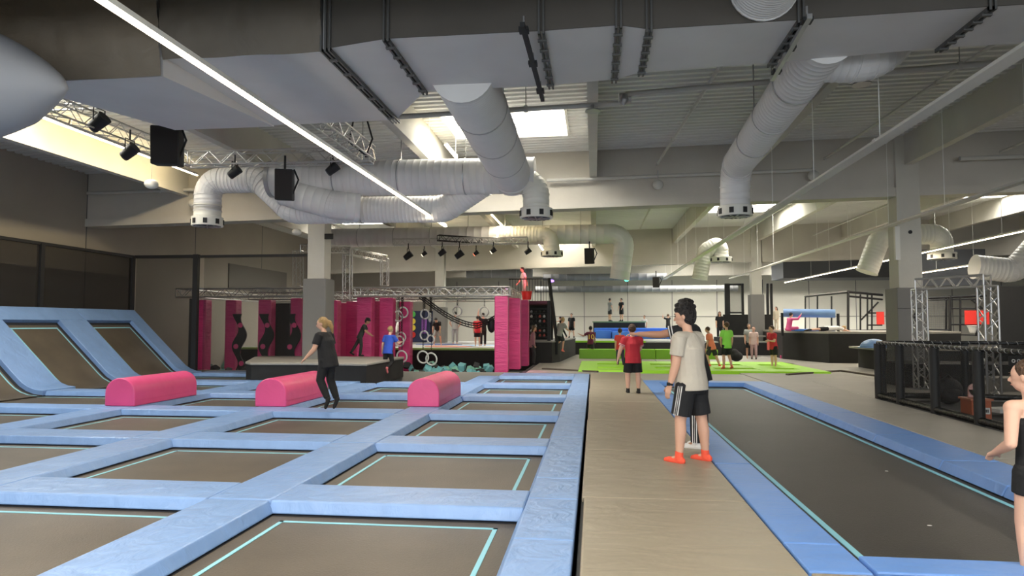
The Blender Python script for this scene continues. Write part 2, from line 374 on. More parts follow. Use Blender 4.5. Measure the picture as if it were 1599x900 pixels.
for k in range(0, 7):
    for c in range(4):
        x1 = COLX[c]+0.04; x0 = (COLR[c+1] if c < 3 else XSL)-0.04
        y0 = ROWS[k]+RW-0.04; y1 = ROWS[k+1]+0.04
        if k == 6 and c in (1, 2): continue
        t = thing('trampoline', 'rectangular trampoline, row %s away, %s' % (ordn(k), coln[c]), 'trampoline', ((x0+x1)/2, (y0+y1)/2, -0.6), 'sunken trampolines of the left court')
        MB().bb((x0, y0, -0.125), (x1, y1, -0.118)).build('bed', BED, t)
        e = MB(); a = 0.0
        for p, q in (((x0, y0), (x1, y0+0.10)), ((x0, y1-0.10), (x1, y1)), ((x0, y0), (x0+0.10, y1)), ((x1-0.10, y0), (x1, y1))):
            e.bb((p[0], p[1], -0.117), (q[0], q[1], -0.114))
        e.build('webbing', GAP, t)
        tp = MB(); i0, wd = 0.235, 0.035
        for p, q in (((x0+i0, y0+i0), (x1-i0, y0+i0+wd)), ((x0+i0, y1-i0-wd), (x1-i0, y1-i0)), ((x0+i0, y0+i0), (x0+i0+wd, y1-i0)), ((x1-i0-wd, y0+i0), (x1-i0, y1-i0))):
            tp.bb((p[0], p[1], -0.117), (q[0], q[1], -0.113))
        tp.build('border_tape', TAPE, t)
        fr = MB()
        fr.bb((x0, y0, -0.6), (x0+0.05, y1, -0.13)).bb((x1-0.05, y0, -0.6), (x1, y1, -0.13))
        fr.build('frame', STEELB, t)
# sloped wall trampolines on the left
def sl(u):  # u = distance up the slope, returns (x, z); curved foot
    if u < 0.7:
        a = u/0.7*R(46)*1.0; r = 0.7/R(46); return XSL+0.35-r*math.sin(a), r*(1-math.cos(a))
    x, z = sl(0.6999); return x-(u-0.7)*math.cos(R(44)), z+(u-0.7)*math.sin(R(44))
UT = 2.62
def slope_strip(y0, y1, u0, u1, off, th, n=14):
    us = [u0+(u1-u0)*i/n for i in range(n+1)]; vs = []; fs = []
    for i, u in enumerate(us):
        a = sl(max(u-0.01, 0)); b = sl(u+0.01); t = Vector((b[0]-a[0], 0, b[1]-a[1])).normalized(); nn = Vector((-t.z, 0, t.x))
        if nn.z < 0: nn = -nn
        p = Vector((sl(u)[0], 0, sl(u)[1]))
        for y in (y0, y1):
            q = p+nn*off; r_ = p+nn*(off-th)
            vs += [(q.x, y, q.z), (r_.x, y, r_.z)]
    for i in range(n):
        b = i*4
        fs += [(b, b+2, b+6, b+4), (b+1, b+5, b+7, b+3), (b, b+4, b+5, b+1), (b+2, b+3, b+7, b+6)]
    fs += [(0, 1, 3, 2), (n*4, n*4+2, n*4+3, n*4+1)]
    return MB().add(vs, fs)
SP = [(8.5, 9.5), (11.3, 12.3), (14.15, 15.15), (16.95, 17.95), (19.85, 20.45)]
for i, (a, b) in enumerate(SP):
    o = slope_strip(a, b, 0.0, UT, 0.02, 0.12).build('safety_pad', PAD, smooth=35, bevel=0.01)
    tag(o, 'blue pad running up the sloped wall, %s from the back' % ordn(len(SP)-1-i), 'safety pad', 'blue pads up the sloped wall')
for i in range(len(SP)-1):
    y0, y1 = SP[i][1], SP[i+1][0]
    t = thing('wall_trampoline', 'sloped wall trampoline bed on the left, %s from the back' % ordn(len(SP)-2-i), 'trampoline', (-13.3, (y0+y1)/2, -0.1), 'sloped wall trampolines')
    slope_strip(y0, y1, 0.0, UT, -0.09, 0.01).build('bed', BED, t, smooth=35)
    m = MB()
    for s_ in (slope_strip(y0, y0+0.09, 0, UT, -0.085, 0.004), slope_strip(y1-0.09, y1, 0, UT, -0.085, 0.004), slope_strip(y0, y1, UT-0.10, UT, -0.085, 0.004, 2)): m.add(s_.v, s_.f)
    m.build('webbing', GAP, t)
    m = MB()
    for s_ in (slope_strip(y0+0.15, y0+0.19, 0.0, UT-0.2, -0.082, 0.004), slope_strip(y1-0.19, y1-0.15, 0.0, UT-0.2, -0.082, 0.004), slope_strip(y0+0.15, y1-0.15, UT-0.24, UT-0.2, -0.082, 0.004, 2)): m.add(s_.v, s_.f)
    m.build('border_tape', TAPE, t)
xt, zt = sl(UT)
for i, (a, b) in enumerate(((8.5, 12.0), (12.0, 15.0), (15.0, 17.9), (17.9, 20.45))):
    o = slope_strip(a+0.01, b-0.01, UT-0.02, UT+0.46, 0.03, 0.12, 3).build('safety_pad', PAD, bevel=0.01)
    tag(o, 'blue top pad crowning the sloped wall, %s from the camera' % ordn(i), 'safety pad', 'blue top pads of the sloped wall')
o = MB().bb((-14.75, 8.5, -0.6), (-14.7, 20.45, 1.7)).build('slope_support', BLACKP)
tag(o, 'black boarding behind the sloped trampoline wall', 'panel')

# safety net on the left and behind the court
NX = -14.62
t = thing('safety_net', 'dark safety net above the sloped trampoline wall on the left', 'net', (NX, 14, 0))
ys = [6.0, 9.3, 12.9, 16.75, 20.42]
for y in ys: MB().box((NX, y, 2.7), (0.13, 0.13, 1.9)).build('post', STEELB, t)
MB().bb((NX-0.05, 6, 3.60), (NX+0.05, 20.42, 3.68)).build('rail', STEELB, t)
MB().bb((NX-0.05, 6, 1.72), (NX+0.05, 20.42, 1.82)).build('rail', STEELB, t)
for i in range(4): MB().bb((NX-0.01, ys[i]+0.06, 1.82), (NX+0.01, ys[i+1]-0.06, 3.6)).build('net_panel', NETM, t)
t = thing('safety_net', 'tall dark net between sloped wall and foam pit', 'net', (-13.5, 20.55, 0))
MB().box((-12.52, 20.55, 1.85), (0.16, 0.14, 3.7)).build('post', STEELB, t)
MB().box((-12.82, 20.55, 1.4), (0.12, 0.12, 2.9)).build('post', STEELB, t) if False else None
MB().bb((NX, 20.5, 3.60), (-12.52, 20.6, 3.69)).build('rail', STEELB, t)
MB().bb((NX+0.06, 20.54, -0.2), (-12.6, 20.56, 3.6)).build('net_panel', NETL, t)
t = thing('safety_net', 'fine dark net in front of the pink pillars left of the column', 'net', (-10.5, 20.6, 0))
MB().box((-12.66, 20.62, 1.15), (0.16, 0.1, 2.3)).build('post', STEELB, t)
MB().box((-8.78, 20.6, 1.9), (0.16, 0.12, 3.6)).build('post', STEELB, t)
MB().bb((-12.44, 20.56, 3.60), (-8.6, 20.64, 3.68)).build('rail', STEELB, t)
MB().bb((-12.28, 20.595, -0.2), (-8.86, 20.605, 3.6)).build('net_panel', mat('net_fine', (0.03, 0.028, 0.025), 0.9, alpha=0.2), t)

# pink half-round rollers
for (x0, x1, y0, y1, lb) in ((-8.88, -8.30, 11.75, 13.75, 'leftmost pink half-round foam obstacle, by the sloped wall'),
                            (-6.12, -5.53, 12.0, 14.0, 'middle pink half-round foam obstacle, behind the woman in black'),
                            (-3.37, -2.78, 12.3, 14.35, 'rightmost pink half-round foam obstacle, nearest the walkway')):
    xm, w2, hb = (x0+x1)/2, (x1-x0)/2, 0.24; prof = [(-w2, 0), (w2, 0)]+[(w2*math.cos(a), hb+w2*0.93*math.sin(a)) for a in [math.pi*i/16 for i in range(17)]]
    t = thing('foam_obstacle', lb, 'foam obstacle', (xm, (y0+y1)/2, 0.0), 'pink foam obstacles')
    n = len(prof); m = MB(); ee = 0.0
    vs = [(xm+p[0], y0, 0.002+p[1]) for p in prof]+[(xm+p[0], y1, 0.002+p[1]) for p in prof]
    m.add(vs, [tuple(range(n)), tuple(range(n, 2*n))[::-1]]+[((i+1) % n, i, n+i, n+(i+1) % n) for i in range(n)])
    m.build('body', PINK, t, smooth=35, bevel=0.018)
    MB().bb((xm-w2+0.02, y0-0.004, 0.045), (xm+w2-0.02, y0+0.0, 0.052)).build('seam', PINKD, t)
    MB().bb((xm+w2, y0+0.02, 0.10), (xm+w2+0.004, y1-0.02, 0.106)).build('seam', PINKD, t)

# ================================================================ grey walkway mats
ms = [-0.5, 2.05, 4.1, 6.11, 8.4, 11.0, 13.6, 16.2, 18.7, 21.3]
for i in range(len(ms)-1):
    sh = [0, 0, 0.02, 0, 0.0, 0.01, 0, 0.01, 0][i]
    o = MB().bb((-0.115+sh, ms[i]+0.004, -0.05), (1.265, ms[i+1]-0.004, 0.004)).build('floor_mat', MATV, bevel=0.014, seg=3)
    tag(o, 'grey vinyl walkway mat, %s from the camera' % ordn(i), 'mat', 'grey mats of the walkway')
k = 0
for i, (a, b) in enumerate(((0.5, 4.4), (4.4, 8.4), (8.4, 12.4), (12.4, 16.0), (16.0, 18.84))):
    o = MB().bb((4.41, a+0.01, -0.05), (5.62, b-0.01, 0.0)).build('floor_mat', MATF, bevel=0.012)
    tag(o, 'grey mat between big trampoline and cage fence, %s from the camera' % ordn(i), 'mat', 'grey mats right of the big trampoline')
for i, (x0, x1, y0, y1) in enumerate(((1.29, 4.4, 18.9, 21.4), (4.42, 7.6, 18.88, 22.9), (-2.1, 1.26, 21.35, 26.9), (-2.1, 2.5, 26.95, 31.0), (2.52, 7.5, 26.95, 31.0), (7.62, 12.0, 19.0, 22.9),
                                      (7.2, 12.5, 22.95, 27.9), (7.52, 9.0, 27.95, 36.0), (-2.1, 7.5, 31.05, 34.0), (5.66, 12, 14.9, 18.96))):
    o = MB().bb((x0, y0, -0.05), (x1-0.01, y1-0.01, -0.004)).build('floor_mat', MATF, bevel=0.01)
    tag(o, 'large grey floor mat %s' % ['directly behind the big trampoline', 'behind the fence corner beside the step', 'at the end of the walkway before the green court', 'left in front of the green block', 'right in front of the far black stage', 'at the foot of the large column', 'before the black stage on the right', 'around the slim far column', 'far behind the green block', 'inside the fence beside the column'][i], 'mat', 'large grey floor mats')
# low dark step edges
for a, b, lb in (((5.6, 21.15), (7.75, 23.1), 'low dark step edge running away behind the big trampoline'), ((7.75, 23.1), (8.2, 19.2), 'low dark step edge beside the large column'), ((-1.7, 23.0), (0.1, 21.7), 'low dark step edge near the pink pillar')):
    a, b = Vector((*a, 0)), Vector((*b, 0)); d = b-a
    M = Matrix.Rotation(math.atan2(d.y, d.x), 3, 'Z')
    tag(MB().box((a+b)/2+Vector((0, 0, 0.02)), (d.length, 0.1, 0.05), M=M).build('step_edge', mat('step_dark', (0.12, 0.1, 0.08), 0.7)), lb, 'step')

# ================================================================ big trampoline on the right
t = thing('long_trampoline', 'long dark trampoline to the right of the walkway', 'trampoline', (2.8, 11, -0.6))
MB().bb((1.6, 4.5, -0.125), (3.95, 18.4, -0.118)).build('bed', BEDR, t)
m = MB().bb((1.62, 4.6, -0.117), (1.76, 18.3, -0.114)).bb((3.76, 4.6, -0.117), (3.9, 18.3, -0.114)).bb((1.6, 17.85, -0.117), (3.9, 18.1, -0.114)); m.build('webbing', GAP, t)
m = MB().bb((1.80, 4.7, -0.117), (1.85, 17.75, -0.113)).bb((3.64, 4.7, -0.117), (3.69, 17.75, -0.113)).bb((1.8, 17.7, -0.117), (3.69, 17.75, -0.113)).bb((1.8, 4.62, -0.117), (3.69, 4.67, -0.113)); m.build('border_tape', TAPE, t)
MB().bb((1.6, 4.5, -0.6), (1.66, 18.4, -0.13)).build('frame', STEELB, t); MB().bb((3.9, 4.5, -0.6), (3.96, 18.4, -0.13)).build('frame', STEELB, t)
ly = [4.46, 5.02, 7.75, 10.5, 13.2, 16.0, 18.3]
for i in range(len(ly)-1):
    o = pad_shape(1.285, ly[i]+0.007, 1.66, ly[i+1]-0.007, s=(0, 0.03, 0, 0)).build('safety_pad', PADR, bevel=0.012)
    tag(o, 'blue left edge pad of the long trampoline, %s from the camera' % ordn(i), 'safety pad', 'left edge pads of the long trampoline')
ry = [4.46, 7.0, 8.2, 10.0, 12.4, 15.2, 18.3]
for i in range(len(ry)-1):
    o = pad_shape(3.80, ry[i]+0.007, 4.395, ry[i+1]-0.007, s=(0.05, 0, 0, 0)).build('safety_pad', PADR, bevel=0.012)
    tag(o, 'blue right edge pad of the long trampoline, %s from the camera' % ordn(i), 'safety pad', 'right edge pads of the long trampoline')
for x0, x1, lb in ((1.69, 2.75, 'left'), (2.76, 3.79, 'right')):
    o = pad_shape(x0, 4.50, x1, 4.80, s=(0, 0, 0.0, 0.02)).build('safety_pad', PADR, bevel=0.012); tag(o, 'blue pad at the near end of the long trampoline, %s half' % lb, 'safety pad')
o = pad_shape(1.285, 18.3, 4.395, 18.84, s=(0, 0, 0.05, 0)).build('safety_pad', PADR, bevel=0.012); tag(o, 'blue pad across the far end of the long trampoline', 'safety pad')
o = MB().bb((1.29, 3.0, -0.05), (4.39, 4.44, 0.0)).build('floor_mat', MATV, bevel=0.012); tag(o, 'grey mat in front of the long trampoline', 'mat')
m = gz(1452, 821, -0.11)
for p in ((1385, 736), (1452, 821)):
    q = gz(*p, -0.112); tag(MB().ell(q, (0.02, 0.012, 0.003), nu=8, nv=4).build('scrap', WHITE), 'tiny white scrap on the long trampoline, %s' % ('farther one' if p[0] == 1385 else 'nearer one'), 'scrap')
# ================================================================ ducts
def ribbed(a, b, r, pitch=0.13, h=0.006, n=28):
    a, b = Vector(a), Vector(b); L = (b-a).length; t = (b-a)/L; path, rs = [a], [r]; s = pitch
    while s < L-0.03:
        for d, q in ((-0.012, r), (0, r+h), (0.012, r)): path.append(a+t*(s+d)); rs.append(q)
        s += pitch
    path.append(b); rs.append(r)
    return MB().tube(path, rs, n)
def round_duct(label, pts, r, m=DUCT, bend=1.4, group=None, diffuser=None, cap=False, pitch=0.13, hang=True, name='round_duct'):
    pts = [Vector(p) for p in pts]; t = thing(name, label, 'duct', tuple(pts[0]), group)
    cur = pts[0]
    for i in range(1, len(pts)):
        if i < len(pts)-1:
            d0 = (pts[i]-pts[i-1]).normalized(); d1 = (pts[i+1]-pts[i]).normalized(); ang = d0.angle(d1)
            cut = min(bend*r*math.tan(ang/2), 0.49*(pts[i]-pts[i-1]).length, 0.49*(pts[i+1]-pts[i]).length)
            e0 = pts[i]-d0*cut; e1 = pts[i]+d1*cut
        else: e0 = pts[i]
        if (e0-cur).length > 0.02:
            ribbed(cur, e0, r, pitch).build('section', m, t, smooth=30)
            k = 0; L = (e0-cur).length; d = (e0-cur).normalized()
            for s in [0.0]+[j*1.5 for j in range(1, int(L/1.5)+1) if L-j*1.5 > 0.4]+[L]:
                MB().tube([cur+d*(s-0.012), cur+d*(s+0.012)], r+0.014, 28).build('collar', GALV if s not in (0.0, L) else m, t, smooth=30)
                if hang and r > 0.25 and 0.0 < s < L and abs(d.z) < 0.3:
                    c = cur+d*s
                    MB().tube([c+Vector((0, 0, r)), (c.x, c.y, deck_z(c.x))], 0.012, 6).build('hanger', GALV, t)
        if i < len(pts)-1:
            # gored elbow
            ax = d0.cross(d1).normalized(); nr = ax.cross(d0).normalized(); rad = cut/math.tan(ang/2); cen = e0+nr*rad
            ng = max(3, int(ang/R(18)))
            path = [cen+Quaternion(ax, ang*j/ng) @ (e0-cen) for j in range(ng+1)]
            path = [e0]+[cen+(Quaternion(ax, ang*(j+0.5)/ng) @ (e0-cen))/math.cos(ang/2/ng) for j in range(ng)]+[e1]
            MB().tube(path, r, 28).build('elbow', m, t, smooth=12)
            for j in range(1, ng):
                q = Quaternion(ax, ang*j/ng); p = cen+q @ (e0-cen); dd = q @ d0
                MB().tube([p-dd*0.008, p+dd*0.008], r+0.008, 28).build('seam', m, t)
            cur = e1
    if diffuser:
        p = pts[-1]; rr = diffuser
        MB().tube([p+Vector((0, 0, 0.02)), p+Vector((0, 0, -0.2))], rr, 32).build('diffuser', DUCTW, t, smooth=30, bevel=0.01)
        ORGd = t
        for j in range(8):
            a = 2*math.pi*(j+0.5)/8; M = Matrix.Rotation(a, 3, 'Z')
            MB().box(p+Vector((rr*math.cos(a), rr*math.sin(a), -0.1)), (0.03, 0.09, 0.12), M=M).build('vent', BLACK, t)
        m2 = MB()
        m2.tube([p+Vector((0, 0, -0.2)), p+Vector((0, 0, -0.205))], rr-0.05, 24); m2.build('face', DGREY, t)
        for j in range(6):
            a = math.pi*j/6; M = Matrix.Rotation(a, 3, 'Z'); MB().box(p+Vector((0, 0, -0.212)), (2*rr-0.1, 0.03, 0.01), M=M).build('vane', GALV, t)
    if cap: MB().tube([pts[0]-(pts[1]-pts[0]).normalized()*0.10, pts[0]], r+0.03, 28).build('end_cap', GALV, t, smooth=30)
    return t

# big rectangular duct across the hall
t = thing('rectangular_duct', 'huge grey rectangular duct crossing the top of the hall', 'duct', (0, 8, 4.6))
RD = t
FLG = mat('flange_dark', (0.10, 0.10, 0.095), 0.5, metal=0.3)
def duct_sec(a, b, name='section'):  # a, b = (x, y0, y1, z0) profile at both ends
    zt = 5.58
    lo = [(a[0], a[1], a[3]), (b[0], b[1], b[3]), (b[0], b[2], b[3]), (a[0], a[2], a[3])]; hi = [(p[0], p[1], zt) for p in lo]
    return MB().hexa(lo, hi).build(name, RECTD, t)
secs = [(-5.0, 7.35, 10.15, 4.60), (-2.98, 7.35, 10.1, 4.6), (-2.28, 7.35, 9.1, 4.68), (-0.55, 7.35, 9.08, 4.68), (0.28, 7.35, 9.0, 4.70), (0.6, 7.35, 8.62, 4.64), (2.15, 7.35, 8.55, 4.66), (4.0, 7.35, 8.4, 4.70), (12.0, 7.35, 8.4, 4.8)]
for i in range(len(secs)-1): duct_sec(secs[i], secs[i+1])
for i, s in enumerate(secs[1:-1]):
    x, y0, y1, z0 = s; n = 3 if i == 0 else 2
    for j in range(n):
        xx = x+(j-(n-1)/2)*0.05
        f = MB().bb((xx-0.012, y0-0.04, z0-0.045), (xx+0.012, y1+0.04, z0)).bb((xx-0.012, y0-0.045, z0-0.045), (xx+0.012, y0, 5.62))
        f.build('flange', FLG, t, bevel=0.003)
    for j in range(6):
        yy = y0+(y1-y0)*(j+0.5)/6
        MB().bb((x-0.05, yy-0.02, z0-0.06), (x+0.05, yy+0.02, z0-0.035)).build('clamp', FLG, t)
# dark strut rails hung under the duct
for (p0, p1, lb) in ((gz(816, 38, 4.55), gz(848, 156, 4.55), 'black support rail under the big duct, nearest its middle'), (gz(1265, 25, 4.55), gz(1206, 124, 4.55), 'steel support rail under the right part of the big duct')):
    d = p1-p0; M = Matrix.Rotation(math.atan2(d.y, d.x), 3, 'Z')
    tt = thing('support_rail', lb, 'rail', tuple((p0+p1)/2))
    MB().box((p0+p1)/2, (d.length, 0.05, 0.05), M=M).build('rail', STEELB if 'black' in lb else GALV, tt)
    for k in (0.06, 0.45, 0.85):
        q = p0+d*k; MB().box(q, (0.12, 0.1, 0.04), M=M).build('bracket', STEELB, tt)
        MB().tube([q, (q.x, q.y, 4.7)], 0.012, 6).build('rod', GALV, tt)
# brown insulated stretch of the duct
t = thing('insulated_duct', 'duct stretch wrapped in wrinkled brown insulation, top left', 'duct', (-4.8, 7.3, 4.3))
def blanket(x0, x1, y, z0, z1, nx=34, nz=14, amp=0.05, tilt=0.0):
    vs, fs = [], []; rnd = random.Random(3)
    for i in range(nx+1):
        for j in range(nz+1):
            u, v = i/nx, j/nz; w = math.sin(u*17+v*5)*0.3+math.sin(u*41+v*13)*0.25+math.sin(v*23+u*9)*0.3+rnd.uniform(-.3, .3)
            edge = min(1, 3*v*v*6)
            vs.append((x0+(x1-x0)*u, y-0.09*math.sin(min(1, v*2.5)*math.pi/2)-amp*w*edge, z0+(z1-z0)*v+0.006*math.sin(u*14)*(1-v)))
    for i in range(nx):
        for j in range(nz): a = i*(nz+1)+j; fs.append((a, a+nz+1, a+nz+2, a+1))
    return MB().add(vs, fs)
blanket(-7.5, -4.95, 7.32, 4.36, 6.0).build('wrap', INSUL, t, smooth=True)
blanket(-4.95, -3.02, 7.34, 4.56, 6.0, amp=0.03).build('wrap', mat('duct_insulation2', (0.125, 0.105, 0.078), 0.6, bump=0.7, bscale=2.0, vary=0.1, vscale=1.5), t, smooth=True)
MB().hexa([(-6.9, 7.36, 4.37), (-4.95, 7.36, 4.37), (-4.95, 10.15, 4.58), (-6.6, 10.15, 4.58)], [(-7.5, 7.36, 6.0), (-4.95, 7.36, 6.0), (-4.95, 10.15, 5.6), (-6.6, 10.15, 5.6)]).build('underside', RECTD, t)
# brown covering on the front faces of the duct run
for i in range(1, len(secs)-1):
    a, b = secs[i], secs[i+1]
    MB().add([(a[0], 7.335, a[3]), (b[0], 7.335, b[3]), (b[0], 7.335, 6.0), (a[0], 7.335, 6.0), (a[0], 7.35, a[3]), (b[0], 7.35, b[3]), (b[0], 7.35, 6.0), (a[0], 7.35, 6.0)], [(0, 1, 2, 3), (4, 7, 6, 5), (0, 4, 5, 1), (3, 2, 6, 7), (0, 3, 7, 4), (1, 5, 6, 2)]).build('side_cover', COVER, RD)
# large round duct joining on the left
p = [(-12.5, 8.6, 4.45), (-8.2, 8.5, 4.62), (-7.55, 8.0, 4.9), (-7.35, 7.4, 5.7)]
t = thing('large_round_duct', 'very large grey duct bend at the upper left corner', 'duct', (-8, 8, 4.6))
MB().tube([(-12.5, 6.4, 4.2), (-9.6, 6.4, 4.2), gy(-60, 130, 6.4), gy(0, 131, 6.4), gy(30, 133, 6.4), gy(62, 133, 6.4), gy(88, 135, 6.4), gy(104, 138, 6.4)], [0.78, 0.76, 0.65, 0.51, 0.42, 0.28, 0.145, 0.03], 48).build('body', mat('duct_round_blue', (0.30, 0.31, 0.33), 0.6, bump=0.1, bscale=2), t, smooth=True)
MB().ring(gy(-60, 130, 6.4), 0.66, 0.012, (1, 0, 0), 40, 6).build('seam', GALV, t)

round_duct('thick ribbed duct running away from the big duct, left of centre', [(-1.72, 8.9, 4.86), (-1.78, 14.9, 4.78), (-1.80, 15.2, 4.78)], 0.42, pitch=0.07)
round_duct('thick ribbed duct running away at right, ending in a low outlet', [(2.80, 8.5, 4.92), (3.02, 15.1, 4.84), (3.02, 15.2, 4.0)], 0.31, bend=1.7, diffuser=0.36)
round_duct('thick horizontal duct across the left half, open at its left end', [(-7.35, 15.2, 4.86), (-1.3, 15.2, 4.80)], 0.40, cap=True, pitch=0.16)
round_duct('white bent outlet duct below the crossing, with round diffuser', [(-2.3, 15.2, 4.72), (-1.27, 15.15, 4.66), (-1.25, 15.1, 4.02)], 0.29, m=DUCTW, bend=1.5, diffuser=0.36, hang=False)
round_duct('ribbed duct stepping down at left from a white outlet', [(-9.25, 15.6, 4.22), (-9.25, 15.6, 4.96), (-7.95, 15.6, 4.96), (-7.1, 15.6, 4.18), (-3.45, 15.75, 4.18), (-2.5, 15.5, 4.72)], 0.31, bend=1.5, pitch=0.09)
round_duct('white round outlet at the far left end of the ribbed duct', [(-9.25, 15.6, 4.35), (-9.25, 15.6, 4.05)], 0.31, m=DUCTW, diffuser=0.36, hang=False)
round_duct('short slanted duct joining the two left ducts', [(-7.05, 15.0, 4.55), (-5.9, 15.1, 4.22), (-5.35, 15.3, 4.2)], 0.33, hang=False, pitch=0.2)
round_duct('long horizontal duct behind the main beam', [(-11.0, 27.2, 5.02), (1.25, 27.2, 5.02), (1.0, 27.3, 3.25)], 0.38, bend=1.3, pitch=0.3)
round_duct('white outlet branching from the long duct behind the beam', [(-3.6, 26.7, 4.98), (-1.65, 26.6, 4.95), (-1.6, 26.6, 4.30)], 0.30, m=DUCTW, bend=1.6, diffuser=0.42, hang=False)
round_duct('white far outlet right of centre with bent pipe', [(4.45, 30.0, 3.4), (4.7, 30.0, 4.6), (5.32, 30.0, 4.95), (5.34, 30.0, 4.30)], 0.32, m=DUCTW, bend=1.0, diffuser=0.46, hang=False)
round_duct('white bent outlet right of the large column', [(9.7, 26.0, 3.35), (10.2, 26.0, 4.68), (12.24, 26.0, 4.68), (12.24, 26.0, 3.98)], 0.36, m=DUCTW, bend=1.4, diffuser=0.46, hang=False)
round_duct('grey duct dropping in at the right edge of the hall', [(17.5, 26.0, 4.9), (15.6, 26.0, 4.5), (14.6, 26.0, 3.35), (13.3, 26.0, 3.5)], 0.42, bend=1.2, hang=False)
round_duct('round duct end overhead at top centre right', [(1.78, 3.4, 5.0), (1.78, 7.3, 5.0)], 0.34, pitch=0.05)
round_duct('round duct end overhead at top right', [(3.72, 3.4, 5.16), (3.72, 7.3, 5.16)], 0.33, pitch=0.05)
round_duct('short round stub with dark rings beside the right duct', [(2.95, 9.2, 5.04), (3.75, 9.2, 5.0), (3.8, 9.2, 6.2)], 0.40, bend=1.15, pitch=0.09, hang=False)
for x0, x1, y, z, r, lb in ((-3.2, 4.5, 44.0, 4.45, 0.22, 'upper thin service duct before the back wall'), (-3.8, 9.0, 45.0, 3.75, 0.2, 'lower thin service duct before the back wall'), (-7.5, -3.6, 40.5, 4.5, 0.28, 'silver service duct before the back wall at left')):
    round_duct(lb, [(x0, y, z), (x1, y, z)], r, m=mat('duct_dull', (0.22, 0.22, 0.22), 0.6), pitch=0.5, hang=False)

# ---------------------------------------------------------------- pipes
def pipe(label, pts, r, m=PIPE, hang=None):
    t = thing('pipe', label, 'pipe', tuple(pts[0])); MB().tube(pts, r, 12).build('tube', m, t, smooth=40)
    for a, b in zip(pts[:-1], pts[1:]):
        a, b = Vector(a), Vector(b); L = (b-a).length; d = (b-a)/L; k = 1
        while k*2.4 < L:
            q = a+d*k*2.4
            MB().tube([q-d*0.03, q+d*0.03], r*1.35, 12).build('coupling', m, t)
            if hang: MB().tube([q, (q.x, q.y, deck_z(q.x))], 0.008, 6).build('hanger', GALV, t)
            k += 1
    return t
pipe('grey sprinkler pipe just behind the big duct', [(-3.5, 11.4, 5.05), (0.45, 11.2, 5.08), (0.55, 11.1, 5.2), (7.5, 10.4, 5.3)], 0.045, hang=True)
tt = tag(MB().tube([(0.42, 11.2, 5.16), (0.62, 11.2, 5.16)], 0.09, 12).ell((0.5, 11.05, 5.1), (0.07, 0.07, 0.1)).build('pipe_valve', GALV, smooth=40), 'silver valve on the sprinkler pipe', 'valve')
pipe('long pale pipe along the front of the main beam, right of centre', [(-1.3, 19.35, 5.55), (5.9, 19.35, 5.66)], 0.05)
pipe('pale pipe along the front of the main beam at far left', [(-15.4, 19.35, 5.50), (-9.9, 19.35, 5.55)], 0.05)
pipe('pale pipe along the beam right of the large column', [(9.6, 19.3, 5.85), (18, 19.3, 5.95)], 0.06)
pipe('thin sprinkler pipe running away above centre right', [(2.3, 9.5, 5.9), (1.75, 19.3, 5.9)], 0.035)
pipe('thin sprinkler pipe running away at upper right', [(6.4, 8.6, 5.95), (6.2, 19.3, 5.95)], 0.035)
pipe('thin sprinkler pipe in the far bay', [(2.0, 20.3, 5.6), (2.0, 30, 5.6)], 0.03)
pipe('thin sprinkler pipe in the far right bay', [(6.6, 20.3, 5.6), (6.6, 35, 5.6)], 0.03)
pipe('thin sprinkler pipe beyond the right column', [(10.6, 20.3, 5.8), (10.6, 35, 5.8)], 0.03)
pipe('thin sprinkler pipe in the bay at far right', [(10.6, 9, 6.0), (10.6, 19.3, 6.0)], 0.035)
for x, y, z in ((1.78, 19.3, 5.35), (5.9, 19.3, 5.5), (12.0, 19.2, 5.45), (-11.9, 19.3, 5.1)):
    t = thing('detector', 'round ceiling detector on the main beam, %s' % {1.78: 'centre', 5.9: 'left of the large column', 12.0: 'right of the large column', -11.9: 'far left'}[x], 'detector', (x, y, z), 'round detectors')
    MB().ell((x, y, z), (0.15, 0.12, 0.14)).build('body', PIPE, t, smooth=True); MB().tube([(x, y, z+0.1), (x, y, z+0.4)], 0.012, 6).build('stem', GALV, t)
t = thing('sprinkler_plate', 'small dark disc hanging under the centre joist', 'detector', (0.15, 11.0, 4.9)); MB().tube([(0.0, 11.1, 4.93), (0.0, 11.1, 4.95)], 0.13, 20).build('plate', GALV, t); MB().tube([(0, 11.1, 4.95), (0, 11.15, 5.05)], 0.03, 8).build('stem', GALV, t)
t = thing('sprinkler_plate', 'small dark disc hanging under the right duct stub', 'detector', (3.6, 9.9, 4.9)); MB().tube([(3.95, 10.6, 5.03), (3.95, 10.6, 5.05)], 0.14, 20).build('plate', GALV, t); MB().tube([(3.95, 10.6, 5.05), (3.95, 10.6, 5.3)], 0.03, 8).build('stem', GALV, t)
t = thing('pendant_beacon', 'small white globe hanging before the lit joist', 'detector', (-10.8, 16.0, 4.9)); MB().ell((-11.0, 16.0, 5.0), (0.17, 0.17, 0.12)).build('globe', WHITE, t, smooth=True); MB().tube([(-11.0, 16.0, 5.1), (-11.0, 16.0, 6.2)], 0.008, 6).build('wire', GALV, t)

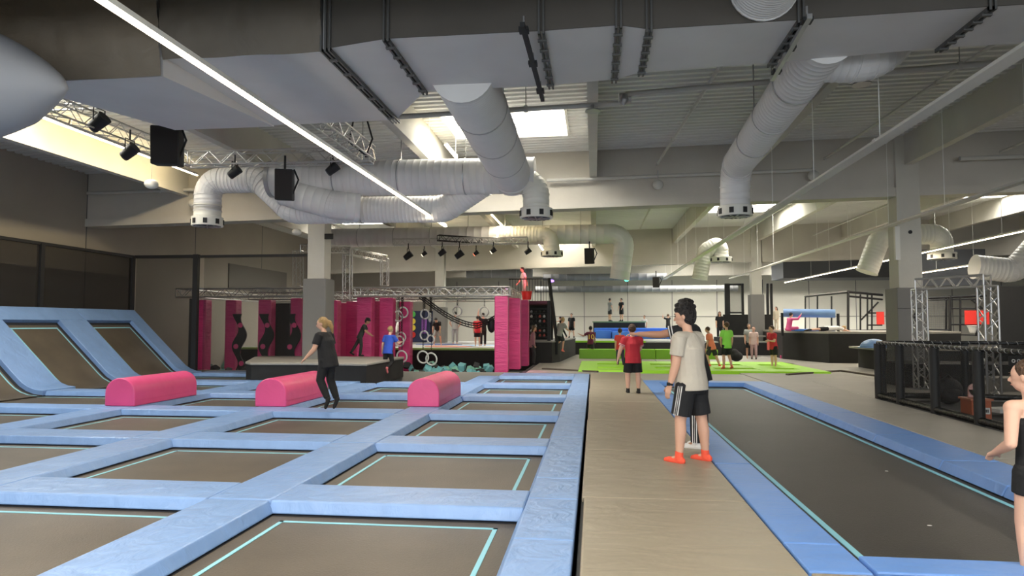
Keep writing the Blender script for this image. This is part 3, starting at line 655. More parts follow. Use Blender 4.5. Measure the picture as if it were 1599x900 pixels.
# ---------------------------------------------------------------- LED strips and trunking
def strip(label, x, y0, y1, z, lit, w=0.07, power=26, side=0, wires=8):
    t = thing('light_strip', label, 'light', (x, (y0+y1)/2, z))
    MB().bb((x-w/2, y0, z), (x+w/2, y1, z+0.05)).build('housing', TRUNK, t)
    if lit:
        MB().bb((x-w/2+0.006, y0, z-0.018), (x+w/2-0.006, y1, z)).build('diffuser', LED, t)
        L = y1-y0
        area('strip_lamp', (x, (y0+y1)/2, z-0.03), w, L, power*L, WARM)
        if side: area('strip_lamp', (x+0.05*(1 if side > 0 else -1), (y0+y1)/2, z), w, L, abs(side)*L, (1.0, 0.80, 0.45), (0, R(-90 if side > 0 else 90), 0))
    else:
        MB().bb((x-w/2-0.02, y0, z+0.0), (x-w/2, y1, z+0.02)).build('lip', TRUNK, t)
    y = y0+1.2; k = 0
    while y < y1:
        if y < wires: y += 2.9; continue
        MB().tube([(x, y, z+0.05), (x, y, deck_z(x))], 0.006, 5).build('hanging_wire', WHITE, t)
        MB().bb((x-w/2-0.01, y-0.05, z+0.0), (x+w/2+0.01, y+0.05, z+0.06)).build('clip', TRUNK, t); y += 2.9; k += 1
    return t
strip('long glowing light strip crossing the upper left', -3.76, -6.0, 17.3, 4.0, True, 0.075, 15, wires=13)
strip('glowing light strip grazing the leftmost joist', -11.25, 12.4, 18.4, 5.75, True, 0.07, 12, side=-11)
strip('short glowing light strip beside the skylight', -3.45, 15.8, 17.1, 5.72, True, 0.07, 12, side=-11)
strip('long unlit white trunking crossing the upper right', 3.95, 3.0, 39.5, 4.0, False, 0.16)
strip('unlit white trunking passing the large column', 7.62, 9.0, 40.0, 4.02, False, 0.14)
strip('glowing light strip passing behind the large column', 11.5, 14.0, 43.5, 4.0, True, 0.07, 15)
strip('distant glowing light strip behind the crossing ducts', -3.65, 24.5, 27.5, 5.45, True, 0.07, 14, side=12)
strip('distant glowing light strip above the pink pillars', -8.0, 27.8, 32.0, 5.25, True, 0.08, 16, side=14)
strip('distant glowing light strip above the stage', -2.6, 32.0, 36.0, 5.3, True, 0.07, 12, side=8)
strip('short glowing strip under the dark bulkhead, right of column', 14.4, 27.0, 33.0, 3.75, True, 0.07, 15)
strip('short glowing strip at far right by the truss gate', 17.4, 27.0, 29.0, 3.95, True, 0.07, 15)
strip('glowing light strip overhead behind the camera', 5.2, -8.0, 1.2, 4.3, True, 0.07, 20)

# ---------------------------------------------------------------- trusses
def truss_parts(t, a, b, s=0.29, tr=0.018, step=None, m=ALU, tri=False):
    a, b = Vector(a), Vector(b); d = (b-a); L = d.length; d.normalize(); up = Vector((0, 0, 1)) if abs(d.z) < 0.9 else Vector((0, 1, 0))
    x = d.cross(up).normalized(); y = x.cross(d).normalized(); h = s/2
    cs = [x*h+y*h, -x*h+y*h, -x*h-y*h, x*h-y*h]
    for c in cs: MB().tube([a+c, b+c], tr, 8).build('chord', m, t, smooth=40)
    n = max(1, int(round(L/(step or s*1.05)))); lac = MB()
    for f in range(4):
        c0, c1 = cs[f], cs[(f+1) % 4]
        for i in range(n):
            p, q = a+d*(L*i/n), a+d*(L*(i+1)/n)
            if i % 2: lac.tube([p+c0, q+c1], tr*0.55, 5)
            else: lac.tube([p+c1, q+c0], tr*0.55, 5)
    for e in (a, b):
        for f in range(4): lac.tube([e+cs[f], e+cs[(f+1) % 4]], tr*0.8, 5)
    stuff(lac.build('lacing', m, t))
def truss(label, a, b, **k):
    t = thing('lighting_truss', label, 'truss', tuple(a), k.pop('group', None)); truss_parts(t, a, b, **k); return t
truss('silver truss across the left ceiling carrying speaker and spots', (-9.0, 14.3, 5.16), (-4.75, 14.3, 5.13))
truss('silver truss running from upper left corner to the cross truss', (-9.0, 8.8, 5.14), (-9.0, 14.1, 5.16))
truss('silver truss right side of the ceiling rig, partly hidden by the duct', (-4.75, 8.8, 5.12), (-4.75, 14.1, 5.13))
truss('silver near truss of the ceiling rig glimpsed below the round duct', (-12, 11.4, 5.6), (-8.8, 11.4, 5.6))
t = thing('strap', 'black lifting straps hanging at the right truss', 'strap', (-4.6, 14, 5))
MB().tube([(-4.72, 13.4, 6.2), (-5.0, 13.6, 5.25), (-4.7, 13.9, 5.0)], 0.02, 6).build('webbing', BLACK, t); MB().tube([(-4.72, 13.4, 6.2), (-4.5, 13.6, 5.3), (-4.75, 13.9, 5.0)], 0.02, 6).build('webbing', BLACK, t)
def speaker(label, c, w, h, d, rz=0.2):
    M = Matrix.Rotation(rz, 3, 'Z') @ Matrix.Rotation(0.12, 3, 'X'); c = Vector(c)
    t = thing('loudspeaker', label, 'speaker', tuple(c))
    MB().box(c, (w, d, h), M=M).build('cabinet', BLACK, t, bevel=0.02)
    MB().box(c+M @ Vector((0, -d/2-0.006, 0)), (w*0.92, 0.012, h*0.94), M=M).build('grille', mat('speaker_grille', (0.025, 0.02, 0.018), 0.8), t)
    MB().tube([c+Vector((w/2+0.02, 0, h/2)), c+Vector((w/2+0.12, 0, 0.1)), c+Vector((w/2, 0, -h*0.3))], 0.02, 6).build('bracket', STEELB, t)
    MB().tube([c+Vector((0, 0, h/2)), c+Vector((0, 0, h/2+0.3))], 0.025, 6).build('hook', STEELB, t)
q = gy(262, 229, 11.2); speaker('large black loudspeaker hanging at the upper left', q, 0.46, 0.66, 0.42, 0.35)
q = gy(445, 289, 13.7); speaker('black loudspeaker hanging before the thick horizontal duct', q, 0.36, 0.64, 0.36, 0.3)
q = gy(921, 400, 27.0); speaker('small black loudspeaker hanging at the middle of the hall', q, 0.34, 0.62, 0.3, -0.2)
q = gy(1025, 441, 34.0); speaker('small black loudspeaker hanging far away near the green sign', q, 0.3, 0.5, 0.3, -0.2)
def spot(label, c, r=0.1, m=STEELB, lens=None):
    c = Vector(c); t = thing('spotlight', label, 'spotlight', tuple(c), 'stage spotlights')
    MB().tube([c+Vector((-r*0.9, 0, -r*0.8)), c+Vector((r*0.9, 0, r*0.6))], [r*0.8, r], 14).build('housing', m, t, smooth=40)
    MB().tube([c+Vector((-r*1.05, 0, -r*0.9)), c+Vector((-r*0.9, 0, -r*0.8))], [r*0.75, r*0.8], 14).build('lens', lens or DGREY, t)
    MB().tube([c+Vector((0, -r*1.1, 0)), c+Vector((0, -r*1.1, r*1.8)), c+Vector((0, r*1.1, r*1.8)), c+Vector((0, r*1.1, 0))], 0.012, 6).build('yoke', STEELB, t)
    MB().tube([c+Vector((0, 0, r*1.8)), c+Vector((0, 0, r*3.4))], 0.018, 6).build('clamp', STEELB, t)
    return t
spot('black stage spotlight at the far upper left', gy(155, 190, 11.3), 0.13)
spot('black stage spotlight hanging left of the large loudspeaker', gy(203, 236, 12.0), 0.12)
spot('black stage spotlight under the cross truss, right of the large loudspeaker', gy(367, 268, 14.3), 0.11)
spot('black stage spotlight hanging right of the second loudspeaker', gy(520, 263, 14.3), 0.11)
# second rig far away
t = truss('thin silver truss of the far lighting rig over the climbing zone', (-7.4, 25.0, 4.55), (-2.4, 25.0, 4.55), s=0.22)
t = truss('short dark truss across the far lighting rig', (-5.6, 24.5, 4.62), (-4.2, 25.5, 4.62), s=0.2, m=STEELB)
LENSW = mat('lens_warm', (1, .9, .7), 0.3, emit=((1, .85, .6), 4)); LENSR = mat('lens_red', (1, .2, .1), 0.3, emit=((1, .2, .1), 3)); LENSP = mat('lens_pink', (1, .3, .8), 0.3, emit=((1, .2, .7), 6))
for px, py, r, L, lb in ((638, 399, .13, None, 'moving head light on the far rig, leftmost'), (663, 396, .08, LENSW, 'small lit spot on the far rig, second from left'), (691, 394, .11, None, 'dark lamp on the far rig beside the grey column'), (718, 397, .13, None, 'moving head light on the far rig, right of the grey column'),
                    (744, 395, .08, LENSR, 'small red lit spot on the far rig'), (771, 391, .09, LENSW, 'white lit spot on the far rig'), (825, 392, .1, None, 'dark round camera above the stair platform')):
    spot(lb, gy(px, py, 24.8), r, lens=L)
# silver goal post truss above the pink pillars
t = thing('truss_gate', 'silver truss portal standing among the pink pillars', 'truss', (-7.5, 25, 0))
truss_parts(t, gy(543, 470, 25), gy(543, 390, 25), s=0.27, tr=0.025); truss_parts(t, gy(601, 446, 27.5), gy(601, 404, 27.5), s=0.27, tr=0.02)
truss_parts(t, gy(475, 388, 22), gy(543, 390, 25), s=0.25); truss_parts(t, gy(543, 392, 25), gy(601, 404, 28), s=0.25)
t = thing('truss_gate', 'thin dark truss mast left of the padded column', 'truss', (-11, 25, 0)); truss_parts(t, gy(466, 448, 26), gy(466, 392, 26), s=0.3, tr=0.015)
# ================================================================ foam pit and climbing zone
def zone_truss(label, a, b, s=0.26): return truss(label, a, b, s=s, tr=0.022, step=0.3)
ZT = 2.55
zone_truss('silver front truss over the foam pit', (-14.1, 22.1, ZT), (-8.8, 22.1, ZT), 0.28)
zone_truss('silver front truss right of the padded column', (-7.9, 22.1, ZT), (-2.7, 22.1, ZT), 0.28)
zone_truss('silver right side truss above the pink pillar row', (-2.85, 22.3, ZT), (-2.95, 26.6, ZT), 0.28)
zone_truss('silver left side truss of the foam pit rig', (-13.9, 22.4, ZT), (-13.9, 27.6, ZT))
zone_truss('silver rear truss of the foam pit rig', (-13.9, 27.8, ZT), (-2.7, 27.8, ZT))
zone_truss('silver middle truss of the foam pit rig', (-13.0, 25.0, ZT), (-2.8, 25.0, ZT))
zone_truss('silver lengthwise truss near the padded column', (-7.6, 22.3, ZT+0.02), (-7.6, 27.6, ZT+0.02))
zone_truss('silver lengthwise truss above the hanging rings', (-5.3, 22.3, ZT+0.02), (-5.3, 27.6, ZT+0.02))
def pillar(label, x, y, w, d, z0=-0.55, z1=2.35, rz=0, m=PINKD):
    t = thing('padded_pillar', label, 'pillar', (x, y, z0), 'pink padded pillars')
    M = Matrix.Rotation(rz, 3, 'Z')
    MB().box((x, y, (z0+z1)/2), (w, d, z1-z0), M=M).build('pad', m, t, bevel=0.03)
    MB().box(Vector((x, y, (z0+z1)/2))+M @ Vector((w/2, -d/2, 0)), (0.02, 0.02, z1-z0-0.05), M=M).build('seam', PINK, t)
    for k in range(5): MB().box(Vector((x, y, z0+0.5+k*(z1-z0-0.8)/4))+M @ Vector((0, -d/2-0.002, 0)), (w*0.96, 0.01, 0.012), M=M).build('crease', PINK, t)
    return t
pillar('large pink pillar at the front right corner of the foam pit', -2.95, 22.1, 0.42, 0.42, -0.05, 2.38)
pillar('pink pillar second in the right row', -2.72, 23.7, 0.42, 0.5, -0.05, 2.38)
pillar('pink pillar third in the right row', -2.62, 25.6, 0.42, 0.5, -0.05, 2.38)
def pillar_px(label, x0, x1, Y, z0=-0.55, z1=2.35, m=PINKD, d=0.4):
    p, q = gy(x0, 520, Y), gy(x1, 520, Y); pillar(label, (p.x+q.x)/2, Y, q.x-p.x, d, z0, z1, m=m)
pillar_px('pink pillar at the far left of the foam pit', 307, 326, 23.2)
pillar_px('pink pillar with black cut-out panel, left of the padded column', 356, 373, 23.6)
pillar_px('pink pillar with black cut-out panel, second from the padded column', 407, 427, 23.6)
pillar_px('pink pillar with black cut-out panel, nearest the padded column', 457, 474, 23.4, z1=2.4)
pillar_px('pink pillar just right of the padded column', 517, 530, 24.2)
pillar_px('bright pink pillar set back, second right of the padded column', 531, 544, 27.0, m=PINK)
pillar_px('pink pillar third right of the padded column', 543, 561, 25.4)
pillar_px('broad pink pillar behind the striding boy', 560, 583, 23.3, z1=2.42)
pillar_px('narrow pink pillar between two broad ones', 583, 596, 25.0)
pillar_px('pink pillar directly behind the boy in blue', 595, 616, 23.9, z1=2.42)
pillar_px('slim pink pillar behind the left hanging rings', 625, 643, 24.6, z1=2.3)
# black panels with oval cut outs on the pink pillars
def wavy(label, x, y, w):
    t = thing('climbing_panel', label, 'panel', (x, y, -0.5), 'black wavy cut-out panels')
    prof_l, prof_r = [], []
    for i in range(25):
        z = 0.0+2.05*i/24; prof_l.append((-w/2+0.12*math.sin(z*5.2), z)); prof_r.append((w/2+0.12*math.sin(z*5.2+1.1), z))
    pts = prof_l+prof_r[::-1]; n = len(pts); z0 = -0.2; m = MB()
    m.add([(x+p[0], y-0.03, z0+p[1]) for p in pts]+[(x+p[0], y+0.03, z0+p[1]) for p in pts],
          [(i, i+1, n-2-i, n-1-i) for i in range(24)]+[(n+i, n+n-1-i, n+n-2-i, n+i+1) for i in range(24)]+[(i, n+i, n+(i+1) % n, (i+1) % n) for i in range(n)])
    m.build('board', BLACK, t)
    for k, z in enumerate((0.30, 0.9, 1.65)):
        M = Matrix.Rotation(R(90), 3, 'X'); c = Vector((x+0.12*math.sin(z*5.2+.5), y-0.036, z0+z)); MB().tube([c, c+Vector((0, -0.012, 0))], 0.09, 20).build('hand_hole', PINK, t)
wavy('black wavy panel on the leftmost cut-out pillar', gy(375, 500, 23.3).x, 23.3, 0.30)
wavy('black wavy panel between two dark boards', gy(417, 500, 23.3).x, 23.3, 0.32)
wavy('black wavy panel next to the padded column', gy(459, 500, 23.1).x, 23.1, 0.30)
o = MB().bb((gy(427, 500, 24).x, 24.0, -0.5), (gy(452, 500, 24).x, 24.2, 2.25)).build('dark_board', BLACKP); tag(o, 'tall black board between two pink pillars', 'board')
o = MB().bb((-12.4, 27.5, -0.6), (-8.6, 27.6, 0.7)).build('dark_board', BLACKP); tag(o, 'low black board behind the pink pillars', 'board')
# end walls of the pit and foam cubes
o = MB().bb((-14.3, 21.25, -0.6), (-2.3, 21.38, 0.0)).build('pit_edge', MATF, bevel=0.01); tag(o, 'grey padded edge along the front of the foam pit', 'edge')
rnd = random.Random(11)
n = 0
for i in range(130):
    x = rnd.uniform(-13.9, -3.3); y = 21.6+2.6*rnd.random()**1.3
    if i > 70: x = rnd.uniform(-5.9, -3.4); y = rnd.uniform(21.6, 24.5)
    s = rnd.uniform(0.17, 0.24); z = -0.36+rnd.random()*0.30+(0.1 if y > 22.8 else 0)
    M = Euler((rnd.uniform(0, 1.5), rnd.uniform(0, 1.5), rnd.uniform(0, 3))).to_matrix()
    m = rnd.choice([FOAMT, FOAMG, FOAMG, FOAMG, FOAMM, FOAMG] if x < -6 else [FOAMT, FOAMG, FOAMT, FOAMM, FOAMG])
    o = MB().box((x, y, z), (s, s, s), M=M).build('foam_cube', m)
    col = {FOAMT: 'teal', FOAMG: 'dark grey', FOAMM: 'mint green'}[m]
    wh = 'below the hanging rings' if -5.9 < x < -4.4 else 'near the large pink pillar' if x >= -4.4 else 'left of the padded column' if x < -8.6 else 'behind the dark platform'
    tag(o, '%s foam cube in the pit %s' % (col, wh), 'foam cube', '%s foam cubes in the pit %s' % (col, wh))
o = stuff(MB().bb((-14.2, 21.4, -0.6), (-2.35, 27.9, -0.38)).build('foam_filling', FOAMG)); tag(o, 'dark foam filling of the pit', 'foam', kind='stuff')
# rings
rg = [((622, 494), .23, 'upper left ring of the left pair', 24.0), ((630, 488), .23, 'upper right ring of the left pair', 24.0), ((627, 527), .22, 'middle ring above its twin by the slim pillar', 24.2), ((624, 533), .22, 'middle lower ring by the slim pillar', 24.0), ((628, 557), .24, 'lowest ring of the slim pillar', 23.0),
      ((664, 491), .20, 'upper ring hanging before the climbing wall', 23.5), ((672, 496), .18, 'upper narrow ring right of the climbing wall', 23.5), ((663, 524), .19, 'middle ring before the climbing wall', 23.5), ((673, 530), .17, 'middle bright ring, a twin pair', 23.5), ((661, 558), .25, 'low ring left of a low pair', 22.8), ((674, 561), .25, 'low ring right of a low pair', 22.8),
      ((715, 486), .22, 'ring hanging before the grey wall, left one', 26.0), ((757, 487), .22, 'ring hanging before the grey wall, right one', 26.0), ((683, 571), .0, '', 24)]
for (p, r_, lb, Y) in rg:
    if not r_: continue
    c = gy(p[0], p[1], Y); r_ *= 0.8
    t = thing('gym_ring', lb, 'ring', tuple(c), 'white gym rings')
    ax = (0.25, 1, 0.1) if 'narrow' not in lb else (1, 0.5, 0)
    MB().ring(c, r_, 0.028, ax).build('hoop', WHITE, t, smooth=True)
    ch = MB(); z = c.z+r_
    while z < ZT-0.1: ch.ring((c.x, c.y, z+0.03), 0.022, 0.007, (0 if int(z*20) % 2 else 1, 1 if int(z*20) % 2 else 0, 0), 8, 4); z += 0.045
    stuff(ch.build('chain', STEELB, t))
# rope bridge (cargo net) sagging across
t = thing('rope_net', 'black rope net sagging from truss to the right pink pillar', 'net', (-4, 24, 1.5))
for off in (0.0, 0.12, 0.24):
    path = [gy(655+ (775-655)*k/12, 458+off*30+ 48*math.sin(k/12*math.pi*0.62)+(0 if k < 9 else -(k-9)*3.5), 23.2+off*3) for k in range(13)]
    MB().tube(path, 0.022, 6).build('rope', BLACK, t)
rl = MB()
for k in range(26):
    u = k/25*12; i = min(int(u), 11)
    def pt(off, uu): return gy(655+120*uu/12, 458+off*30+48*math.sin(uu/12*math.pi*0.62)+(0 if uu < 9 else -(uu-9)*3.5), 23.2+off*3)
    rl.tube([pt(0, u), pt(0.24, u)], 0.012, 5)
stuff(rl.build('rungs', BLACK, t))
c = gy(768, 508, 24.0); o = MB().ell(c, (0.15, 0.12, 0.27)).build('punch_bag', BLACK, smooth=True); tag(o, 'black teardrop bag hanging at the end of the rope net', 'bag')

# curved grey topped platform in front of the pit
pl = [tuple(gz(478, 594)[:2]), tuple(gz(572, 596)[:2]), tuple(gz(600, 589)[:2]), (-5.94, 20.5), (-5.94, 21.2), (-10.6, 21.2), (-10.55, 20.6), (-9.45, 18.0), (-9.1, 17.6)]
t = thing('platform', 'low black platform with pale grey top around the padded column', 'platform', (-8, 19.5, -0.1))
MB().prism(pl, -0.15, 0.40).build('side', BLACKP, t); 
cx, cy = -8.5, 19.6
MB().prism([(cx+(p[0]-cx)*1.01, cy+(p[1]-cy)*1.02) for p in pl], 0.40, 0.47).build('top_mat', MATF, t, bevel=0.02)
# stage behind the pit
t = thing('stage', 'wide black stage with lime edge behind the foam pit', 'stage', (-8, 32, -0.6))
MB().bb((-15.5, 28.0, -0.6), (-2.1, 40, 0.42)).build('base', BLACKP, t); MB().bb((-15.5, 27.97, 0.42), (-2.1, 28.3, 0.50)).build('edge', mat('edge_lime', (0.33, 0.48, 0.12), 0.5), t)
MB().bb((-15.5, 28.3, 0.42), (-2.1, 40, 0.48)).build('top', mat('stage_grey', (0.34, 0.34, 0.33), 0.5), t)
rnd = random.Random(5)
for i, (x, y, m, nm) in enumerate(((-6.4, 30.5, mat('ovl_red', (0.6, 0.2, 0.14), .5), 'coral'), (-5.2, 32, mat('ovl_blue', (0.25, 0.45, 0.7), .5), 'pale blue'), (-4.2, 31, mat('ovl_blue'), 'pale blue') if False else (-4.4, 30.6, mat('ovl_white', (0.7, 0.7, 0.68), .5), 'white'), (-3.6, 33.5, GREEN, 'lime'), (-7.6, 33.5, mat('ovl_navy', (0.06, 0.1, 0.3), .5), 'navy'))):
    tag(MB().prism([(x+0.9*math.cos(a)*1.3, y+0.8*math.sin(a)) for a in [k*math.pi/8 for k in range(16)]], 0.48, 0.5).build('coloured_mat', m), 'flat %s mat on the stage behind the pit' % nm, 'mat')
# climbing wall board
t = thing('climbing_wall', 'dark blue board with round coloured holds', 'climbing wall', (-9, 39, 0.5))
q0, q1 = gy(640, 486, 38), gy(675, 538, 38)
MB().bb((q0.x-0.3, 38.0, 0.48), (q1.x+0.3, 38.15, q0.z)).build('board', mat('board_navy', (0.02, 0.03, 0.09), 0.5), t)
for px, py, m in ((645, 491, GREEND2), (645, 502, YEL), (645, 512, YEL), (645, 523, REDP)):
    c = gy(px, py, 37.97); MB().tube([c, c+Vector((0, -0.05, 0))], 0.17, 16).build('hold', m, t)
MB().bb(tuple(gy(659, 499, 37.9)), tuple(gy(667, 521, 37.95))).build('hold_panel', PURP, t)

# stairs and upper deck
t = thing('stair_tower', 'black stair tower with railed upper deck behind the pink pillars', 'stairs', (-2.4, 27.5, 0))
YT = 27.6
a = gy(798, 470, YT); b = gy(854, 470, YT); dz = 2.42
MB().bb((-3.4, YT, dz-0.12), (-1.75, YT+2.2, dz)).build('deck', mat('deck_maroon', (0.12, 0.02, 0.05), 0.6), t)
for x in (-3.35, -1.8):
    for y in (YT+0.05, YT+2.1): MB().box((x, y, dz/2-0.05), (0.09, 0.09, dz+0.1)).build('post', STEELB, t)
MB().bb((-3.4, YT+2.15, -0.1), (-1.75, YT+2.2, dz-0.12)).build('back_panel', BLACKP, t)
MB().bb((-3.4, YT, dz+0.86), (-1.75, YT+0.04, dz+0.9)).build('rail', STEELB, t)
for k in range(15): MB().box((-3.36+k*0.113, YT+0.02, dz+0.43), (0.018, 0.018, 0.86)).build('baluster', STEELB, t)
for k in range(7): MB().bb((-2.75, YT-0.05, 0.95+k*0.19), (-1.85, YT+0.25, 0.98+k*0.19)).build('shelf', STEELB, t)
MB().tube([(-1.78, YT, dz+0.9), (-1.45, YT-0.5, 0.9), (-1.45, YT-0.5, 0.3)], 0.07, 8).build('handrail', STEELB, t)
MB().bb((-1.85, YT-0.1, 0.45), (-1.72, YT+0.1, dz)).build('stringer', STEELB, t)
rnd = random.Random(8)
shoec = [mat('shoe_white', (0.75, 0.75, 0.72), .6), mat('shoe_red', (0.5, 0.1, 0.08), .6), mat('shoe_teal', (0.1, 0.4, 0.42), .6), mat('shoe_black', (0.03, 0.03, 0.03), .6), mat('shoe_grey', (0.3, 0.3, 0.32), .6)]
nm = ['white', 'red', 'teal', 'black', 'grey']
for k in range(1, 7):
    for j in range(5):
        ci = rnd.randrange(5); x = -2.66+j*0.17
        c = Vector((x, YT-0.0, 0.98+(k-1)*0.19+0.045))
        o = MB().ell(c, (0.055, 0.12, 0.045), nu=10, nv=6).ell(c+Vector((0, 0.05, 0.03)), (0.045, 0.05, 0.05), nu=10, nv=6).build('shoe', shoec[ci], smooth=True)
        tag(o, '%s shoe on the shelves under the stair deck' % nm[ci], 'shoe', '%s shoes on the shelves' % nm[ci])
t = thing('bucket', 'bright red bin at the edge of the upper deck', 'bin', (-3.0, 27.2, dz))
c = gy(823, 462, YT-0.25); MB().tube([c+Vector((0, 0, -0.16)), c+Vector((0, 0, 0.16))], [0.17, 0.21], 18).build('body', mat('bin_red', (0.95, 0.05, 0.03), 0.4, emit=((1, .05, .03), .25)) if False else mat('bin_red', (0.95, 0.03, 0.03), 0.4), t, smooth=40)
MB().ring(c+Vector((0, 0, 0.16)), 0.21, 0.02, (0, 0, 1)).build('rim', REDP, t)
# grey box platform by the stairs
t = thing('platform', 'dark carpeted box platform at the foot of the stairs', 'platform', (-2.0, 28, -0.05))
MB().prism([(-2.55, 26.7), (-1.62, 26.7), (-1.35, 27.5), (-0.9, 33.6), (-2.55, 33.6)], -0.05, 0.78).build('body', BLACKP, t)
MB().prism([(-2.57, 26.68), (-1.6, 26.68), (-1.33, 27.5), (-0.88, 33.6), (-2.57, 33.6)], 0.78, 0.82).build('top', GREYPAD, t)

# ================================================================ far centre: stage, blocks
t = thing('stage', 'long black stage with lime front edge in the far centre', 'stage', (3, 36, 0))
MB().bb((-1.2, 34.4, -0.6), (9.5, 47.3, 0.58)).build('base', BLACKP, t); MB().bb((-2.0, 34.38, 0.58), (2.5, 34.7, 0.66)).build('edge', GREEND, t)
MB().bb((-1.2, 34.7, 0.58), (9.5, 47.3, 0.64)).build('top', mat('stage_top', (0.36, 0.38, 0.34), 0.5), t)
for i, (x0, x1) in enumerate(((-0.65, 0.95), (0.97, 2.6), (2.62, 3.5), (3.52, 5.2))):
    o = MB().bb((x0, 30.2, -0.05), (x1, 30.9, 0.40)).build('foam_block', GREEND, bevel=0.02); tag(o, 'lime green foam block before the far stage, %s from the left' % ordn(i), 'foam block', 'lime green foam blocks')
for i, (x0, x1, y, z0, z1) in enumerate(((0.1, 1.0, 41.0, 0.64, 1.12), (1.05, 4.0, 40.0, 0.64, 1.05), (0.0, 4.6, 41.4, 1.0, 1.25), (4.05, 5.2, 40.0, 0.64, 1.0))):
    o = MB().bb((x0, y, z0), (x1, y+1.2, z1)).build('foam_block', BLUEB, bevel=0.03); tag(o, 'blue foam block %s below the high stage' % ['small and high at left', 'wide in the middle', 'long one on top', 'low at right'][i], 'foam block', 'blue foam blocks')
t = thing('high_stage', 'high black stage with green top where two boys stand', 'stage', (1, 44, 0.6))
MB().bb((-0.05, 43.0, 0.64), (3.1, 46.0, 1.58)).build('base', BLACK, t); MB().bb((-0.1, 42.95, 1.58), (3.15, 46.05, 1.66)).build('top', mat('stage_green', (0.2, 0.32, 0.15), .6), t)
# green trampolines
gx0, gx1 = -0.5, 7.0
t0 = [(-0.5, 22.1), (7.0, 22.1)]
for j, (y0, y1) in enumerate(((22.0, 23.0), (23.7, 25.1), (25.8, 27.4))):
    xs = [-0.5, 1.4, 3.3, 5.2, 7.1]
    for i in range(4):
        o = pad_shape(xs[i]+.01, y0, xs[i+1]-.01, y1, zt=0.05, h=0.12).build('safety_pad', GREEN, bevel=0.01)
        tag(o, 'lime green cross pad of the green court, %s from the left, %s' % (ordn(i), ['front', 'middle', 'rear'][j]), 'safety pad', 'lime green cross pads')
for i, x in enumerate((-0.5, 1.4, 3.3, 5.2, 6.5)):
    for j, (y0, y1) in enumerate(((23.0, 23.7), (25.1, 25.8))):
        o = pad_shape(x, y0, x+0.6, y1, zt=0.05, h=0.12).build('safety_pad', GREEN, bevel=0.01)
        tag(o, 'lime green long pad of the green court, %s from the left, %s' % (ordn(i), ['front', 'rear'][j]), 'safety pad', 'lime green long pads')
for i in range(4):
    x0 = (-0.5, 1.4, 3.3, 5.2)[i]+.6; x1 = (1.4, 3.3, 5.2, 6.5)[i]
    for j, (y0, y1) in enumerate(((23.0, 23.7), (25.1, 25.8))):
        o = MB().bb((x0, y0, -0.02), (x1, y1, 0.004)).build('trampoline', BLACK); tag(o, 'small black trampoline of the green court, %s from the left, %s' % (ordn(i), ['front', 'rear'][j]), 'trampoline', 'small trampolines of the green court')

# ================================================================ right background
t = thing('platform', 'large black box platform with pale top carrying the blue roll', 'platform', (11, 32, 0))
pp = [(8.45, 36.0), (8.05, 31.0), (8.95, 27.9), (11.3, 27.9), (14.5, 29.5), (14.5, 37), (8.6, 37)]
MB().prism(pp, -0.05, 1.12).build('body', BLACKP, t); MB().prism(pp, 1.12, 1.2).build('top', MATF, t)
t = thing('platform', 'smaller black platform behind the cage fence', 'platform', (12, 24, 0))
MB().prism([(9.15, 23.0), (20, 23.0), (20, 25.5), (9.15, 25.5)], -0.05, 0.66).build('body', BLACKP, t); MB().prism([(8.85, 22.95), (20, 22.95), (20, 25.5), (8.85, 25.5)], 0.66, 0.72).build('top', MATF, t)
for i, (px, py, Y, r_, lb) in enumerate(((1365, 528, 23.8, 0.42, 'blue dome cushion left of the large column'), (1441, 525, 23.8, 0.3, 'pale blue dome cushion behind the first truss post'))):
    c = gy(px, py, Y); c.z = 0.72
    tt = thing('dome_cushion', lb, 'cushion', tuple(c)); M = MB()
    vs = []; 
    MB().tube([c+Vector((0, 0, 0.02+0.27*math.sin(a_))) for a_ in [k_*math.pi/18 for k_ in range(9)]]+[c+Vector((0, 0, 0.292))], [r_*math.cos(k_*math.pi/18) for k_ in range(9)]+[0.01], 28).build('dome', PAD if i == 0 else mat('pad_pale', (.4, .6, .8), .5), tt, smooth=True)
    MB().tube([c, c+Vector((0, 0, 0.03))], r_*1.15, 24).build('base_plate', PAD, tt)
# blue roll on stand
t = thing('roll_stand', 'long light blue padded roll on black posts', 'padded roll', (9.5, 30, 1.2))
a, b = gy(1224, 489, 30.2), gy(1305, 490, 29.6)
MB().tube([a, b], 0.17, 20).build('roll', PAD, t, smooth=40)
for q in (a, b): MB().box((q.x+(-0.06 if q is a else 0.1), q.y, (q.z+1.2)/2-0.1), (0.09, 0.09, q.z-1.0)).build('post', STEELB, t)
o = MB().bb((8.75, 27.6, -0.05), (9.0, 27.85, 0.1)); o = MB().box(Vector((gz(1240, 560).x, gz(1240, 560).y, 0.06)), (1.1, 0.4, 0.14), rz=-0.3).build('foam_block', PINK, bevel=0.02); tag(o, 'low pink foam block at the foot of the black platform', 'foam block')
